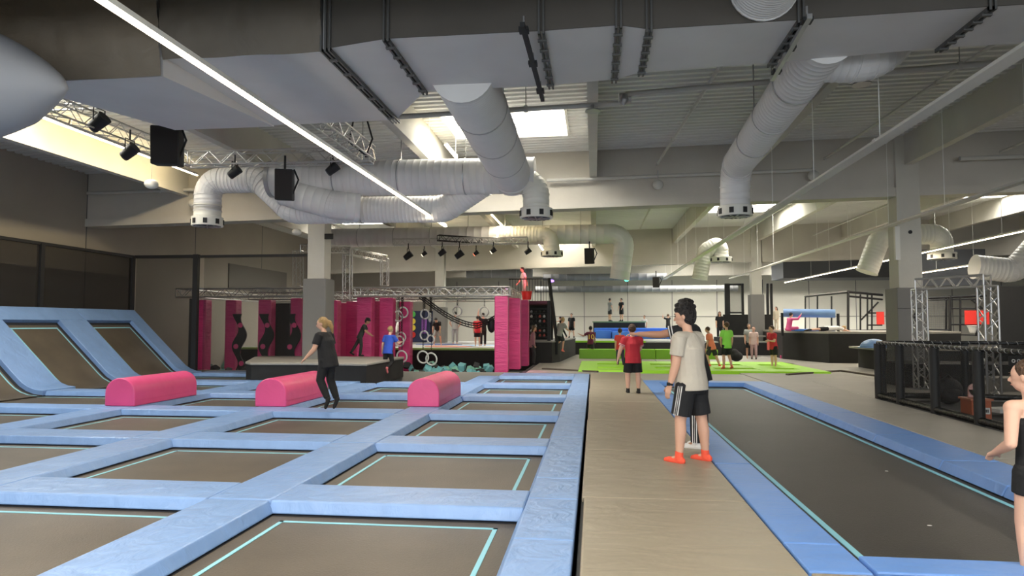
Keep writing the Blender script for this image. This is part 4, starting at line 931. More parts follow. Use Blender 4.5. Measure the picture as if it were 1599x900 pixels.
# cage with mesh and basketball boards
t = thing('ball_cage', 'black framed ball cage behind the blue roll', 'cage', (12, 34, 1.2))
def frm(pts, r=0.05):
    for a, b in zip(pts[:-1], pts[1:]): MB().tube([a, b], r, 6).build('tube', STEELB, t)
P = {}
for px, Y in ((1258, 40.0), (1277, 38), (1299, 35.5), (1325, 33.5), (1344, 36), (1355, 36), (1362, 36)):
    lo, hi = gy(px, 516, Y), gy(px, 463 if px < 1320 else 460, Y)
    if px == 1325: hi = gy(px, 456, Y)
    P[px] = (lo, hi); frm([(lo.x, lo.y, 1.2), hi], 0.06 if px in (1325,) else 0.04)
frm([P[1258][1], P[1325][1]], 0.07); frm([P[1325][1], gy(1378, 461, 35)], 0.06); frm([P[1325][1]+Vector((0, 0, -.2)), gy(1378, 468, 35)], 0.05); frm([gy(1345, 500, 36), gy(1372, 472, 36)], 0.04); frm([gy(1326, 517, 33.5), gy(1385, 516, 33.5)], 0.05); frm([gy(1355, 489, 36), gy(1378, 489, 36)], 0.04); frm([gy(1355, 508, 36), gy(1378, 508, 36)], 0.04)
a, b = P[1258][1], P[1325][1]
MB().add([(a.x, a.y, 1.2), (b.x, b.y, 1.2), b, a], [(0, 1, 2, 3)]).build('net_panel', NETL, t)
t = thing('ball_cage', 'black framed ball cage seen through the truss gate', 'cage', (17, 33, 1.2))
for px, top in ((1484, 462), (1500, 466), (1525, 466)): lo, hi = gy(px, 525, 33), gy(px, top, 33); frm([lo, hi], 0.07 if px == 1484 else 0.045)
frm([gy(1440, 466, 33), gy(1540, 462, 33)], 0.06); frm([gy(1440, 469, 33), gy(1540, 467, 33)], 0.035); frm([gy(1484, 482, 33), gy(1535, 482, 33)], 0.035); frm([gy(1484, 507, 33), gy(1535, 507, 33)], 0.04); frm([gy(1440, 514, 33), gy(1484, 516, 33)], 0.035); frm([gy(1440, 522, 33), gy(1540, 524, 33)], 0.03); frm([gy(1516, 467, 33), gy(1535, 482, 33)], 0.04)
frm([gy(1478, 466, 34), gy(1478, 516, 34)], 0.05)
lo, hi = gy(1440, 514, 34), gy(1476, 468, 34); nt_ = MB()
for k in range(13): x = lo.x+(hi.x-lo.x)*k/12; nt_.tube([(x, 34, lo.z), (x, 34, hi.z)], 0.008, 4)
for k in range(14): z = lo.z+(hi.z-lo.z)*k/13; nt_.tube([(lo.x, 34, z), (hi.x, 34, z)], 0.008, 4)
stuff(nt_.build('grid_mesh', GALV, t))
for (x0, y0, x1, y1, lb, Y) in ((1370, 487, 1381, 507, 'red board beside the large column', 34.5), (1508, 485, 1545, 507, 'red board with small white hoop net in the gate', 32.5)):
    a, b = gy(x0, y1, Y), gy(x1, y0, Y); t2 = thing('backboard', lb, 'backboard', ((a.x+b.x)/2, Y, a.z)); MB().bb((a.x, Y, a.z), (b.x, Y+0.06, b.z)).build('board', REDP, t2)
    if x0 > 1500:
        c = gy(1519, 509, Y-0.3); MB().ring(c, 0.2, 0.015, (0, 0, 1)).build('hoop', WHITE, t2)
        MB().tube([c, c+Vector((0, 0, -0.3))], [0.2, 0.11], 12, cap=False).build('hoop_net', WHITE, t2)
# cage posts, far centre-right
t = thing('goal_cage', 'tall black frame with dark panels left of the slim far column', 'frame', (7, 39, 0))
for px in (1137, 1161, 1200, 1206): lo, hi = gy(px, 520, 40), gy(px, 443, 40); MB().box(((lo.x), 40, (0.5+hi.z)/2), (0.28 if px == 1137 else 0.12, 0.15, hi.z-0.5)).build('post', STEELB, t)
a, b = gy(1137, 490, 40), gy(1162, 443, 40); MB().bb((a.x, 40, b.z-0.1), (b.x, 40.1, b.z)).build('rail', STEELB, t); MB().bb((a.x, 40, a.z), (b.x, 40.1, a.z+0.1)).build('rail', STEELB, t); MB().bb((a.x, 40.05, a.z), (b.x, 40.07, b.z)).build('net_panel', NETL, t)
o = MB().bb((6.9, 38.2, 0.6), (9.4, 38.4, 2.0)).build('dark_board', BLACKP); tag(o, 'black board behind the green shirt boy', 'board')
o = MB().bb((6.6, 35.4, 0.85), (9.0, 36.0, 0.92)).build('ledge', MATF); tag(o, 'pale ledge of the far stage', 'ledge')
o = MB().bb((6.0, 34.5, -0.05), (7.7, 36.0, 0.85)).build('dark_box', BLACKP); tag(o, 'black box beneath the pale ledge', 'box')
# black wall boards at far right
t = thing('dark_board', 'large black boarded wall at the right edge', 'board', (15, 22, 0)); a, b = gy(1552, 532, 22.9), gy(1599, 448, 22.9)
MB().bb((a.x, 22.5, 0.72), (a.x+6, 22.7, b.z)).build('board', BLACKP, t)
MB().bb((a.x-0.1, 22.4, 0.62), (a.x+6, 22.9, 0.72)).build('ledge', MATF, t)
o = MB().bb((gy(1430, 440, 34).x, 34.6, 3.3), (gy(1552, 440, 34).x, 34.9, 5.0)).build('dark_board', DGREY); tag(o, 'dark grey wall box above the ball cage', 'board')

# ---------------------------------------------------------------- truss gate behind the fence
t = thing('truss_gate', 'silver truss gate with two lattice posts at the right', 'truss', (7.9, 16.4, 0))
ga, gb = Vector((7.48, 17.1, 0)), Vector((8.32, 15.75, 0)); zt_ = gy(1432, 452, 17.1).z; 
gA, gB = gy(1440, 606, 17.1), gy(1548, 614, 15.75); gA.z = gB.z = -0.05
truss_parts(t, gA, (gA.x-0.0, gA.y, 2.30), s=0.24, tr=0.022, step=0.22); truss_parts(t, gB, (gB.x, gB.y, 2.30), s=0.27, tr=0.025, step=0.24); truss_parts(t, (gA.x, gA.y, 2.42), (gB.x, gB.y, 2.42), s=0.24, tr=0.022, step=0.2)
for g in (gA, gB): MB().box((g.x, g.y, -0.02), (0.4, 0.4, 0.04)).build('base_plate', GALV, t)
# ---------------------------------------------------------------- black cage fence
FX = 5.73
def fence(label, posts, w=0.16, ztop=1.12):
    t = thing('cage_fence', label, 'fence', (posts[0][0], posts[0][1], 0))
    for i, p in enumerate(posts): MB().tube([(p[0], p[1], -0.05), (p[0], p[1], ztop-0.02)], w/2, 12).build('post', BLACK, t, smooth=40)
    for a, b in zip(posts[:-1], posts[1:]):
        a3, b3 = Vector((*a, 0)), Vector((*b, 0)); up = Vector((0, 0, ztop))
        MB().tube([a3+up, b3+up], 0.036, 10).build('top_rail', mat('vinyl_black', (0.012, 0.012, 0.012), 0.22, bump=0.5, bscale=14), t, smooth=40)
        MB().tube([a3+Vector((0, 0, 0.05)), b3+Vector((0, 0, 0.05))], 0.06, 10).build('bottom_rail', mat('vinyl_black'  , (0, 0, 0)), t, smooth=40)
        d = (b3-a3); sp = MB(); n = int(d.length/0.16)
        for k in range(n): q = a3+d*((k+0.5)/n)+up; sp.ring(q, 0.037, 0.005, tuple(d.normalized()+Vector((0, 0, .5))), 10, 4)
        stuff(sp.build('lashing', mat('lash_grey', (0.35, 0.35, 0.35), 0.6), t))
        MB().add([a3+Vector((0, 0, 0.08)), b3+Vector((0, 0, 0.08)), b3+up, a3+up], [(0, 1, 2, 3)]).build('mesh_panel', mat('mesh_black', (0.01, 0.01, 0.01), .9, alpha=0.5), t)
fence('near side of the black cage fence along the grey mats', [(FX, 14.9), (FX, 13.9), (FX, 12.55), (FX, 11.2), (FX, 9.7), (FX, 8.2)], 0.15)
fence('far side of the black cage fence, behind the backpack', [(FX+0.1, 14.95), (7.4, 14.95), (9.0, 14.6), (10.6, 13.9), (12.2, 12.9)], 0.14)
o = MB().bb((7.0, 18.98, -0.05), (12.0, 22, 0.15)); 
# things behind the fence
t = thing('backpack', 'black backpack standing behind the fence', 'bag', (6.5, 13.7, 0)); c = gz(1482, 628)
MB().ell(c+Vector((0, 0, 0.21)), (0.26, 0.18, 0.26)).ell(c+Vector((0.0, -0.12, 0.14)), (0.2, 0.12, 0.15)).build('body', mat('fabric_black', (0.02, 0.018, 0.018), .8, bump=.5, bscale=6), t, smooth=True)
MB().tube([c+Vector((-0.08, 0, 0.44)), c+Vector((0, 0, 0.52)), c+Vector((0.08, 0, 0.44))], 0.02, 6).build('handle', BLACK, t)
t = thing('play_box', 'orange box with small printed label and rounded pink back behind the fence', 'box', (6.1, 11.8, 0)); c = gz(1526, 651); c.z = 0
w_ = 0.15
MB().bb((c.x-w_, c.y-0.15, -0.05), (c.x+w_, c.y+0.2, 0.27)).build('body', ORANGE, t, bevel=0.01); MB().bb((c.x-w_-.02, c.y-0.17, 0.27), (c.x+w_+.02, c.y+0.22, 0.30)).build('lid', mat('orange_lid', (0.6, 0.2, 0.1), .5), t)
MB().bb((c.x-0.04, c.y-0.157, 0.06), (c.x+0.12, c.y-0.15, 0.16)).build('label', WHITE, t)
for k in range(5): MB().bb((c.x-0.02+k*0.025, c.y-0.160, 0.085), (c.x-0.004+k*0.025, c.y-0.157, 0.135)).build('letter', BLACK, t)
MB().tube([c+Vector((0.06, 0.14, 0.42)), c+Vector((0.06, 0.18, 0.42))], 0.10, 20).bb((c.x-0.04, c.y+0.14, 0.29), (c.x+0.16, c.y+0.18, 0.42)).build('backrest', mat('pale_pink', (0.75, 0.45, 0.4), .6), t)
q = gz(1570, 645); o = MB().box((q.x, q.y, 0.05), (0.55, 0.35, 0.06), rz=0.3).build('board_game', WHITE); tag(o, 'white flat board on the floor behind the fence', 'board')
t = thing('sign', 'small dark sign with three round white symbols at the right edge', 'sign', (10, 14, 1.3)); c = gy(1592, 564, 13.0)
MB().box(c, (0.34, 0.02, 0.16)).build('plate', BLACKP, t)
for k in range(3): MB().ring(c+Vector((-0.10+k*0.085, -0.015, 0)), 0.025, 0.008, (0, 1, 0), 14, 5).build('symbol', WHITE, t)
o = MB().bb((7.3, 17.4, -0.05), (13, 18.9, 0.55)).build('dark_box', BLACKP); tag(o, 'long black box behind the cage fence', 'box')
o = MB().bb((8.7, 16.6, -0.05), (12, 17.3, 0.3)).build('floor_mat', MATF, bevel=.02); tag(o, 'raised pale mat seen through the cage fence', 'mat')
o = MB().box((gz(1447, 602).x+0.1, gz(1447, 602).y, 0.02), (0.7, 0.3, 0.1)).build('foam_block', REDP); tag(o, 'low red foot block at the first truss post', 'foam block')
# black and pink boxes around
o = MB().bb((gy(1052, 560, 24.5).x-0.05, 24.6, -0.0), (gy(1060, 560, 24.5).x+0.15, 24.9, 1.15)); tag(o.build('foam_block', PINK, bevel=.02), 'upright pink foam block behind the boy in beige', 'foam block')
c = gz(1152, 565); t = thing('beanbag', 'black beanbag at the edge of the green court', 'beanbag', tuple(c)); MB().ell(c+Vector((0.0, 0.2, 0.20)), (0.26, 0.25, 0.2)).ell(c+Vector((-0.06, 0.2, 0.3)), (0.17, 0.18, 0.2)).build('body', mat('beanbag_dark', (0.02, 0.02, 0.02), 0.9, bump=.4, bscale=5), t, smooth=True, vox=.03)
q = gy(1204, 530, 33.0); o = MB().bb((q.x-.15, 32.9, 0.3), (q.x+.5, 33.1, 1.1)).build('foam_block', mat('coral', (.8, .15, .12), .5)); tag(o, 'coral block behind the boy in red at right', 'foam block')
# exit sign glowing green, tiny purple lamp
q = gy(979, 437, 40.0); o = MB().ell(q, (0.14, 0.1, 0.1)).build('stage_lamp', mat('lamp_green', (.1, 1, .6), .4, emit=((.1, 1, .6), 3))); tag(o, 'tiny green lamp below the far beam', 'lamp')
q = gy(862, 439, 40.0); o = MB().ell(q, (0.14, 0.1, 0.08)).build('stage_lamp', mat('lamp_purple', (.4, .2, 1), .4, emit=((.4, .2, 1), 3))); tag(o, 'tiny purple lamp below the far beam', 'lamp')
# coloured stage lamps giving the pink glow near the pink pillars and on the upper deck
for loc, tgt, e, c_ in ((gy(744, 393, 24.6), (-2.0, 21.6, 0), 900, (1, .25, .55)), ((-2.0, 26.2, 4.6), (-3.05, 28.3, 3.4), 600, (1, .12, .2))):
    d = bpy.data.lights.new('pink_spot', 'SPOT'); d.energy = e; d.color = c_; d.spot_size = R(28); d.spot_blend = 0.8; d.shadow_soft_size = 0.1
    o = bpy.data.objects.new('pink_spot', d); COL.objects.link(o); o.location = loc; o.rotation_euler = (Vector(tgt)-Vector(loc)).to_track_quat('-Z', 'Y').to_euler()
# ================================================================ people
def person(label, pos, h, yaw, skin=SKIN, hair=(HDARK, 'short'), top=None, sleeve='short', bottom=None, btype='shorts', feet=None, shoe=False,
           arms=None, legs=None, lean=(0, 0), turn=0, nod=0, g=1.0, hk=1.0, vox=0.02, lift=0.0, cat='person', stripes=None, sstripes=None, group=None, toes=None, shirt_len=-0.10, hipz=None, roll=None):
    Rz = Matrix.Rotation(yaw, 3, 'Z')
    pos = Vector(pos); hk = hk
    A = arms or (((-.14, 0, -1), (-.06, .2, -1)), ((.14, 0, -1), (.06, .2, -1)))
    Lg = legs or (((-.05, 0, -1), (0, 0, -1)), ((.05, 0, -1), (0, 0, -1)))
    nv = lambda v: Vector(v).normalized()
    Rs = Matrix.Rotation(lean[1], 3, 'Y') @ Matrix.Rotation(-lean[0], 3, 'X')   # lean fwd, lean side
    P = Vector((0, 0, 0)); S = P+Rs @ Vector((0, 0, 0.285*h)); N = P+Rs @ Vector((0, 0.0, 0.325*h))
    Hd = N+(Rs @ Matrix.Rotation(-nod, 3, 'X')) @ Vector((0, 0.012*h, 0.085*h*(0.6+0.4*hk)))
    Rh = Rs @ Matrix.Rotation(turn, 3, 'Z') @ Matrix.Rotation(-nod, 3, 'X')
    gg = 0.75+0.25*g
    sh, el, wr, hp, kn, an = [], [], [], [], [], []
    for i, sx in enumerate((-1, 1)):
        s_ = S+Rs @ Vector((sx*0.098*h*gg, 0, -0.012*h)); sh.append(s_)
        e_ = s_+nv(A[i][0])*0.168*h; el.append(e_); wr.append(e_+nv(A[i][1])*0.145*h)
        q = P+Vector((sx*0.05*h*gg, 0, -0.02*h)); hp.append(q); k_ = q+nv(Lg[i][0])*0.235*h; kn.append(k_); an.append(k_+nv(Lg[i][1])*0.235*h)
    fd = []
    for i in range(2):
        s_ = nv(Lg[i][1]); f_ = Vector((0, 1, 0)) if toes is None else nv(toes[i]); 
        if toes is None: f_ = (f_-s_*f_.dot(s_)); f_ = nv(f_) if f_.length > .3 else nv((0, .7, -.7))
        if toes is None and abs(f_.z) < 0.5 and lift == 0: f_ = nv((f_.x, f_.y, min(0, f_.z)*0.3))
        fd.append(f_)
    zmin = min(min(an[i].z-0.034*h, (an[i]+fd[i]*0.10*h).z-0.02*h) for i in range(2))
    base = Vector((0, 0, -zmin+lift)) if hipz is None else Vector((0, 0, hipz))
    def W(v): return pos+Rz @ (v+base if roll is None else roll @ v+base)
    RR = Rz if roll is None else Rz @ roll
    t = thing('person', label, cat, tuple(pos), group)
    def loft(mb, rows, n=18):
        vs, fs = [], []
        for (tt, rx, ry, dy) in rows:
            for j in range(n):
                a = 2*math.pi*j/n; vs.append(W(P+Rs @ Vector((rx*h*math.cos(a), dy*h+ry*h*math.sin(a), tt*0.285*h))))
        m = len(rows)
        for i in range(m-1):
            for j in range(n): fs.append((i*n+j, i*n+(j+1) % n, (i+1)*n+(j+1) % n, (i+1)*n+j))
        fs += [tuple(range(n))[::-1], tuple((m-1)*n+j for j in range(n))]; mb.add(vs, fs)
    cap = lambda mb, a, b, ra, rb: mb.capsule(W(a), W(b), ra*h, rb*h)
    # body
    B = MB(); w = gg; d = g
    loft(B, [(-.17, .05*w, .04*d, 0), (-.08, .088*w, .062*d, 0), (.1, .086*w, .060*d, 0), (.35, .075*w, .053*d, 0.004), (.7, .088*w, .06*d, 0.004), (.93, .085*w, .046, 0), (1.03, .045, .035, 0), (1.1, .03, .03, 0)])
    cap(B, sh[0], sh[1], .037, .037); cap(B, S+(N-S)*0.3, Hd, .031, .031)
    for i, sx in enumerate((-1, 1)):
        cap(B, sh[i], el[i], .034*w, .026*w); cap(B, el[i], el[i]+(wr[i]-el[i])*.4, .026*w, .025*w); cap(B, el[i]+(wr[i]-el[i])*.35, wr[i], .025*w, .0165)
        cap(B, hp[i], kn[i], .053*w, .034*w); cap(B, kn[i], kn[i]+(an[i]-kn[i])*.33+Vector((0, -.006*h, 0)), .033*w, .034*w); cap(B, kn[i]+(an[i]-kn[i])*.33+Vector((0, -.006*h, 0)), an[i], .034*w, .021)
        cap(B, an[i]-fd[i]*.018*h+nv(Lg[i][1])*.018*h, an[i]+fd[i]*.075*h+nv(Lg[i][1])*.022*h, .021, .018); cap(B, an[i], an[i]+fd[i]*.06*h+nv(Lg[i][1])*.02*h, .021, .018); cap(B, an[i]+fd[i]*.07*h+nv(Lg[i][1])*.024*h, an[i]+fd[i]*.095*h+nv(Lg[i][1])*.025*h, .017, .013)
        # hand: palm, four fingers, thumb
        f = nv(A[i][1]); inn = Vector((-sx, 0, 0)); inn = inn-f*inn.dot(f)
        if inn.length < .2: inn = Vector((0, 0, -1))-f*Vector((0, 0, -1)).dot(f)
        inn.normalize(); s_ = f.cross(inn).normalized()
        if s_.y < 0: s_ = -s_
        if abs(f.y) > 0.7 or abs(f.x) > .7:
            s_ = Vector((0, 0, 1)).cross(f).normalized()*(-1 if False else 1)
            inn = Vector((0, 0, -1)); s_ = s_ if s_.dot(Vector((-sx, 0.3, 0))) > 0 else -s_
        for k_ in (-1, 0, 1): cap(B, wr[i]+s_*k_*.006*h, wr[i]+f*.045*h+s_*k_*.012*h, .012, .010)
        for k_, ln in zip((-1.5, -.5, .5, 1.5), (.036, .044, .048, .043)):
            a0 = wr[i]+f*.048*h+s_*k_*.0095*h; a1 = a0+(f+inn*.25+s_*k_*.05).normalized()*ln*.5*h; a2 = a1+(f+inn*.8).normalized()*ln*.5*h
            cap(B, a0, a1, .0058, .0052); cap(B, a1, a2, .0052, .0044)
        a0 = wr[i]+f*.014*h+s_*.014*h; a1 = a0+(f*.7+s_*.7+inn*.3).normalized()*.024*h; cap(B, a0, a1, .0075, .0062); cap(B, a1, a1+(f+s_*.25+inn*.3).normalized()*.022*h, .0062, .005)
    hs = h*hk
    RH = RR @ Rh
    B.ell(W(Hd+Rh @ Vector((0, 0, .008*hs))), (.047*hs, .057*hs, .057*hs), M=RH)
    B.ell(W(Hd+Rh @ Vector((0, .014*hs, -.026*hs))), (.036*hs, .040*hs, .040*hs), M=RH)
    B.capsule(W(Hd+Rh @ Vector((0, .050*hs, .006*hs))), W(Hd+Rh @ Vector((0, .064*hs, -.014*hs))), .006*hs, .009*hs, 8)
    for sx in (-1, 1): B.ell(W(Hd+Rh @ Vector((sx*.049*hs, -.004*hs, -.006*hs))), (.006*hs, .011*hs, .017*hs), M=RH)
    B.ell(W(Hd+Rh @ Vector((0, .052*hs, -.032*hs))), (.014*hs, .006*hs, .006*hs), M=RH)
    B.build('body', skin, t, smooth=True, vox=vox, sm=4 if vox > .012 else 5)
    e = MB()
    for sx in (-1, 1):
        MB().ell(W(Hd+Rh @ Vector((sx*.018*hs, .0535*hs, .006*hs))), (.0075*hs, .004*hs, .0045*hs), M=RH, nu=8, nv=6).build('eye', EYE, t, smooth=True)
        MB().ell(W(Hd+Rh @ Vector((sx*.018*hs, .0535*hs, .018*hs))), (.011*hs, .004*hs, .0022*hs), M=RH, nu=8, nv=6).build('eyebrow', hair[0], t, smooth=True)
    MB().ell(W(Hd+Rh @ Vector((0, .0565*hs, -.033*hs))), (.012*hs, .003*hs, .003*hs), M=RH, nu=8, nv=6).build('mouth', LIP, t, smooth=True)
    # hair
    if hair[1] != 'none':
        Hh = MB(); st = hair[1]
        Hh.ell(W(Hd+Rh @ Vector((0, -.014*hs, .018*hs))), (.053*hs, .060*hs, .060*hs), M=RH)
        if st == 'thick':
            Hh.ell(W(Hd+Rh @ Vector((0, -.004*hs, .038*hs))), (.050*hs, .060*hs, .030*hs), M=RH); Hh.ell(W(Hd+Rh @ Vector((0, .035*hs, .044*hs))), (.036*hs, .024*hs, .018*hs), M=RH)
            Hh.ell(W(Hd+Rh @ Vector((0, -.026*hs, -.004*hs))), (.050*hs, .044*hs, .055*hs), M=RH)
            r0 = random.Random(2)
            for k_ in range(46):
                a = r0.uniform(0, 6.28); b = r0.uniform(0.15, 1.4); v = Vector((math.cos(a)*math.sin(b)*.052, -.01+math.sin(a)*math.sin(b)*.062, .040+math.cos(b)*.040))
                Hh.ell(W(Hd+Rh @ (v*hs)), (.008*hs, .010*hs, .008*hs), M=RH, nu=8, nv=6)
        if st in ('long', 'pony'):
            Hh.ell(W(Hd+Rh @ Vector((0, -.028*hs, -.01*hs))), (.05*hs, .042*hs, .055*hs), M=RH)
        if st == 'long':
            for k_ in (-1, -.5, 0, .5, 1): cap(Hh, Hd+Rh @ Vector((k_*.035*hs, -.03*hs, 0)), N+Rs @ Vector((k_*.05*h, -.05*h, -.06*h)), .026, .016)
        if st == 'pony':
            cap(Hh, Hd+Rh @ Vector((0, -.05*hs, .02*hs)), Hd+Rh @ Vector((0, -.085*hs, .0)), .022, .028); cap(Hh, Hd+Rh @ Vector((0, -.085*hs, 0)), Hd+Rh @ Vector((0, -.10*hs, -.06*hs)), .028, .024)
            cap(Hh, Hd+Rh @ Vector((0, -.10*hs, -.06*hs)), Hd+Rh @ Vector((0.01*hs, -.10*hs, -.12*hs)), .022, .010)
        if st == 'bun': Hh.ell(W(Hd+Rh @ Vector((0, -.07*hs, .02*hs))), (.028*hs, .028*hs, .028*hs), M=RH)
        Hh.build('hair', hair[0], t, smooth=True, vox=vox*0.9, sm=2)
    # top
    if top:
        T = MB(); o_ = .010
        loft(T, [(shirt_len-.20, .101*w+o_, .070*d+o_, 0), (shirt_len, .099*w+o_, .069*d+o_, 0), (.1, .093*w+o_, .066*d+o_, 0.0), (.35, .086*w+o_, .060*d+o_, 0.002), (.7, .091*w+o_, .062*d+o_, 0.002), (.93, .086*w+o_, .050+o_, 0), (1.04, .05+o_*.5, .036+o_, 0), (1.07, .034+o_*.5, .034+o_*.5, 0)]) if sleeve != 'strapless' else loft(T, [(-.22, .103*w, .073*d, 0), (.1, .090*w+.004, .064*d+.004, 0), (.35, .079*w+.004, .057*d+.004, 0.002), (.7, .09*w+.005, .062*d+.006, 0.002), (.80, .089*w+.004, .058*d+.005, 0)])
        if sleeve in ('short', 'long', 'tank'): cap(T, sh[0], sh[1], .040+o_*.3, .040+o_*.3)
        for i in range(2):
            if sleeve == 'short':
                T.cone(W(sh[i]-(el[i]-sh[i])*.05), W(sh[i]+(el[i]-sh[i])*.68), (.042*w+o_*.3)*h, (.041*w+o_*.3)*h)
            if sleeve == 'long':
                cap(T, sh[i], el[i], .040*w, .033*w); T.cone(W(el[i]), W(wr[i]), .033*w*h, .024*h); cap(T, el[i], el[i], .033*w, .033*w)
        sho = T.build('shirt', top, t, smooth=True, vox=vox, sm=2 if vox < .012 else 2)
        if sstripes:
            for i in range(2):
                for q_ in (.52, .63): T2 = MB(); T2.tube([W(sh[i]+(el[i]-sh[i])*(q_-.02)), W(sh[i]+(el[i]-sh[i])*(q_+.02))], [(.0455*w+.002)*h, (.0455*w+.002)*h], 20, cap=False); T2.build('sleeve_stripe', sstripes, sho)
    if bottom:
        Q = MB()
        loft(Q, [(-.30, .085*w, .058*d, 0), (-.12, .098*w, .068*d, 0), (.05, .094*w, .066*d, 0), (.12, .088*w, .062*d, 0)])
        for i in range(2):
            cap(Q, hp[i], hp[i]+nv(Lg[i][0])*.01*h, .060*w, .060*w)
            if btype == 'shorts':
                Q.tube([W(hp[i]), W(hp[i]+(kn[i]-hp[i])*.5), W(hp[i]+(kn[i]-hp[i])*.86)], [.062*w*h, .060*w*h, .060*w*h], 18)
            elif btype == 'brief':
                Q.tube([W(hp[i]), W(hp[i]+(kn[i]-hp[i])*.42)], [.060*w*h, .056*w*h], 18)
            else:
                cap(Q, hp[i], kn[i], .060*w, .043*w); cap(Q, kn[i], kn[i], .044*w, .044*w); Q.tube([W(kn[i]), W(kn[i]+(an[i]-kn[i])*.5), W(kn[i]+(an[i]-kn[i])*.97)], [.043*w*h, .040*w*h, (.036 if btype == 'pants' else .026)*h], 16)
        qo = Q.build('shorts' if btype in ('shorts', 'brief') else 'trousers', bottom, t, smooth=True, vox=vox, sm=2)
        if stripes:
            for i, sx in enumerate((-1, 1)):
                for k_ in (-1, 0, 1):
                    a0, b0 = hp[i], kn[i]; m_ = MB(); end = .84 if btype == 'shorts' else 1.0
                    rr = .0605*w*h
                    def off(p, r): return W(p+Vector((sx*r*.96, k_*.013*h, 0)))
                    m_.tube([off(a0+(b0-a0)*.05, .061*w*h), off(a0+(b0-a0)*end, (.059 if btype == 'shorts' else .043)*w*h)], .0035*h, 6)
                    if btype != 'shorts': m_.tube([off(b0, .042*w*h), off(an[i], .034*h)], .0035*h, 6)
                    m_.build('side_stripe', stripes, qo)
    if feet:
        for i in range(2):
            Fm = MB(); k_ = .004 if not shoe else .009; sv = nv(Lg[i][1])
            cap(Fm, an[i]-sv*(.035 if not shoe else .0)*h, an[i]+sv*.01*h, .024+k_*.5, .024+k_)
            cap(Fm, an[i]-fd[i]*.018*h+sv*.018*h, an[i]+fd[i]*.075*h+sv*.022*h, .022+k_, .020+k_*.5); cap(Fm, an[i]+fd[i]*.07*h+sv*.024*h, an[i]+fd[i]*.095*h+sv*.024*h, .019+k_*.5, .015+k_*.5)
            Fm.build('shoe' if shoe else 'sock', feet, t, smooth=True, vox=vox*.9, sm=2)
    return dict(t=t, W=W, sh=sh, el=el, wr=wr, Hd=Hd, hp=hp, kn=kn, an=an, S=S, Rs=Rs, P=P, h=h, RR=RR)

BK, WT = cloth('black', (0.010, 0.010, 0.011)), cloth('white', (0.75, 0.73, 0.70)); BEIGE = cloth('beige', (0.50, 0.45, 0.37)); RED = cloth('red', (0.55, 0.03, 0.045)); BLU = cloth('blue', (0.03, 0.09, 0.50))
SOCKR = cloth('sock_red', (0.85, 0.10, 0.05)); GRY = cloth('grey', (0.28, 0.29, 0.27)); DGN = cloth('dark_grey', (0.035, 0.035, 0.035)); LIME = cloth('lime', (0.30, 0.75, 0.10)); SAL = cloth('salmon', (0.8, 0.22, 0.12)); PNK = cloth('pink', (0.72, 0.10, 0.28)); PALE = cloth('pale_pink', (0.65, 0.48, 0.44)); MAR = cloth('maroon', (0.16, 0.03, 0.06)); CHAR = cloth('charcoal', (0.03, 0.035, 0.03)); MAUVE = cloth('mauve', (0.33, 0.17, 0.19)); SOCKB = cloth('sock_black', (0.015, 0.015, 0.015)); CREAM = cloth('cream', (0.6, 0.52, 0.4)); SOCKP = cloth('sock_pink', (0.75, 0.2, 0.22))
R_ = math.radians
def at(px, py, z=0.0): q = gz(px, py, z); return (q.x, q.y, z)
def hh(py_feet, py_head, px, py, z=0): q = gz(px, py, z); D = (q-Vector((0, 0, CAM_H))).dot(_fw); return (py_feet-py_head)/F_PX*D

# 1 boy in beige, facing left and a bit away
b1 = person('boy in beige t-shirt, black striped shorts and red socks standing on the walkway mat', at(1081, 722), 1.70, R_(50), skin=SKIN, hair=(HDARK, 'thick'), top=BEIGE, bottom=BK, feet=SOCKR, g=1.32, vox=0.0075,
            arms=(((-.10, .10, -1), (-.06, .30, -1)), ((.16, .12, -1), (.05, .75, -.75))), legs=(((-.10, .14, -1), (-.05, .02, -1)), ((.12, -.10, -1), (.08, -.06, -1))), lean=(R_(3), 0), turn=R_(18), nod=R_(4), stripes=WT, hk=1.08, shirt_len=-.02)
w_ = b1['wr'][0]; MB().tube([b1['W'](w_+(b1['el'][0]-w_)*.05), b1['W'](w_+(b1['el'][0]-w_)*.14)], .033, 18).build('watch_strap', BLACK, b1['t'], smooth=40)
q = b1['W'](w_+(b1['el'][0]-w_)*.09+Vector((-.03, 0, 0))); MB().box(q, (0.03, 0.035, 0.035), M=Matrix.Rotation(R_(52), 3, 'Z')).build('watch_case', STEELB, b1['t'], bevel=.005)
# 2 man behind, pointing left
b2 = person('teenager in black with white sleeve stripes pointing left, behind the boy in beige', at(1092, 699), 1.80, R_(66), skin=SKIN2, hair=(HDARK, 'thick'), top=BK, bottom=BK, btype='pants', feet=WT, g=1.0, vox=0.010, sstripes=WT, stripes=WT,
            arms=(((-.30, 1.0, -.20), (-.28, 1.0, .02)), ((.25, -.3, -1), (.1, .45, -.8))), legs=(((-.05, .0, -1), (-.02, .0, -1)), ((.05, -.02, -1), (.02, -.02, -1))), lean=(R_(11), 0), turn=R_(15), hk=1.0)
# 3 girl at right edge
person('girl in black strapless top and shorts at the right edge, walking left', (2.74, 4.72, -0.115), 1.37, R_(12), skin=SKIN3, hair=(HBROWN, 'bun'), top=BK, sleeve='strapless', bottom=BK, btype='brief', g=0.95, vox=0.0075, shirt_len=-.15,
       arms=(((-.30, -.25, -1), (.25, .95, -.45)), ((.3, .1, -1), (.1, .3, -1))), legs=(((-.03, .12, -1), (.0, -.05, -1)), ((.06, -.25, -1), (.02, -.5, -1))), lean=(R_(4), 0), turn=R_(30), hk=1.1)
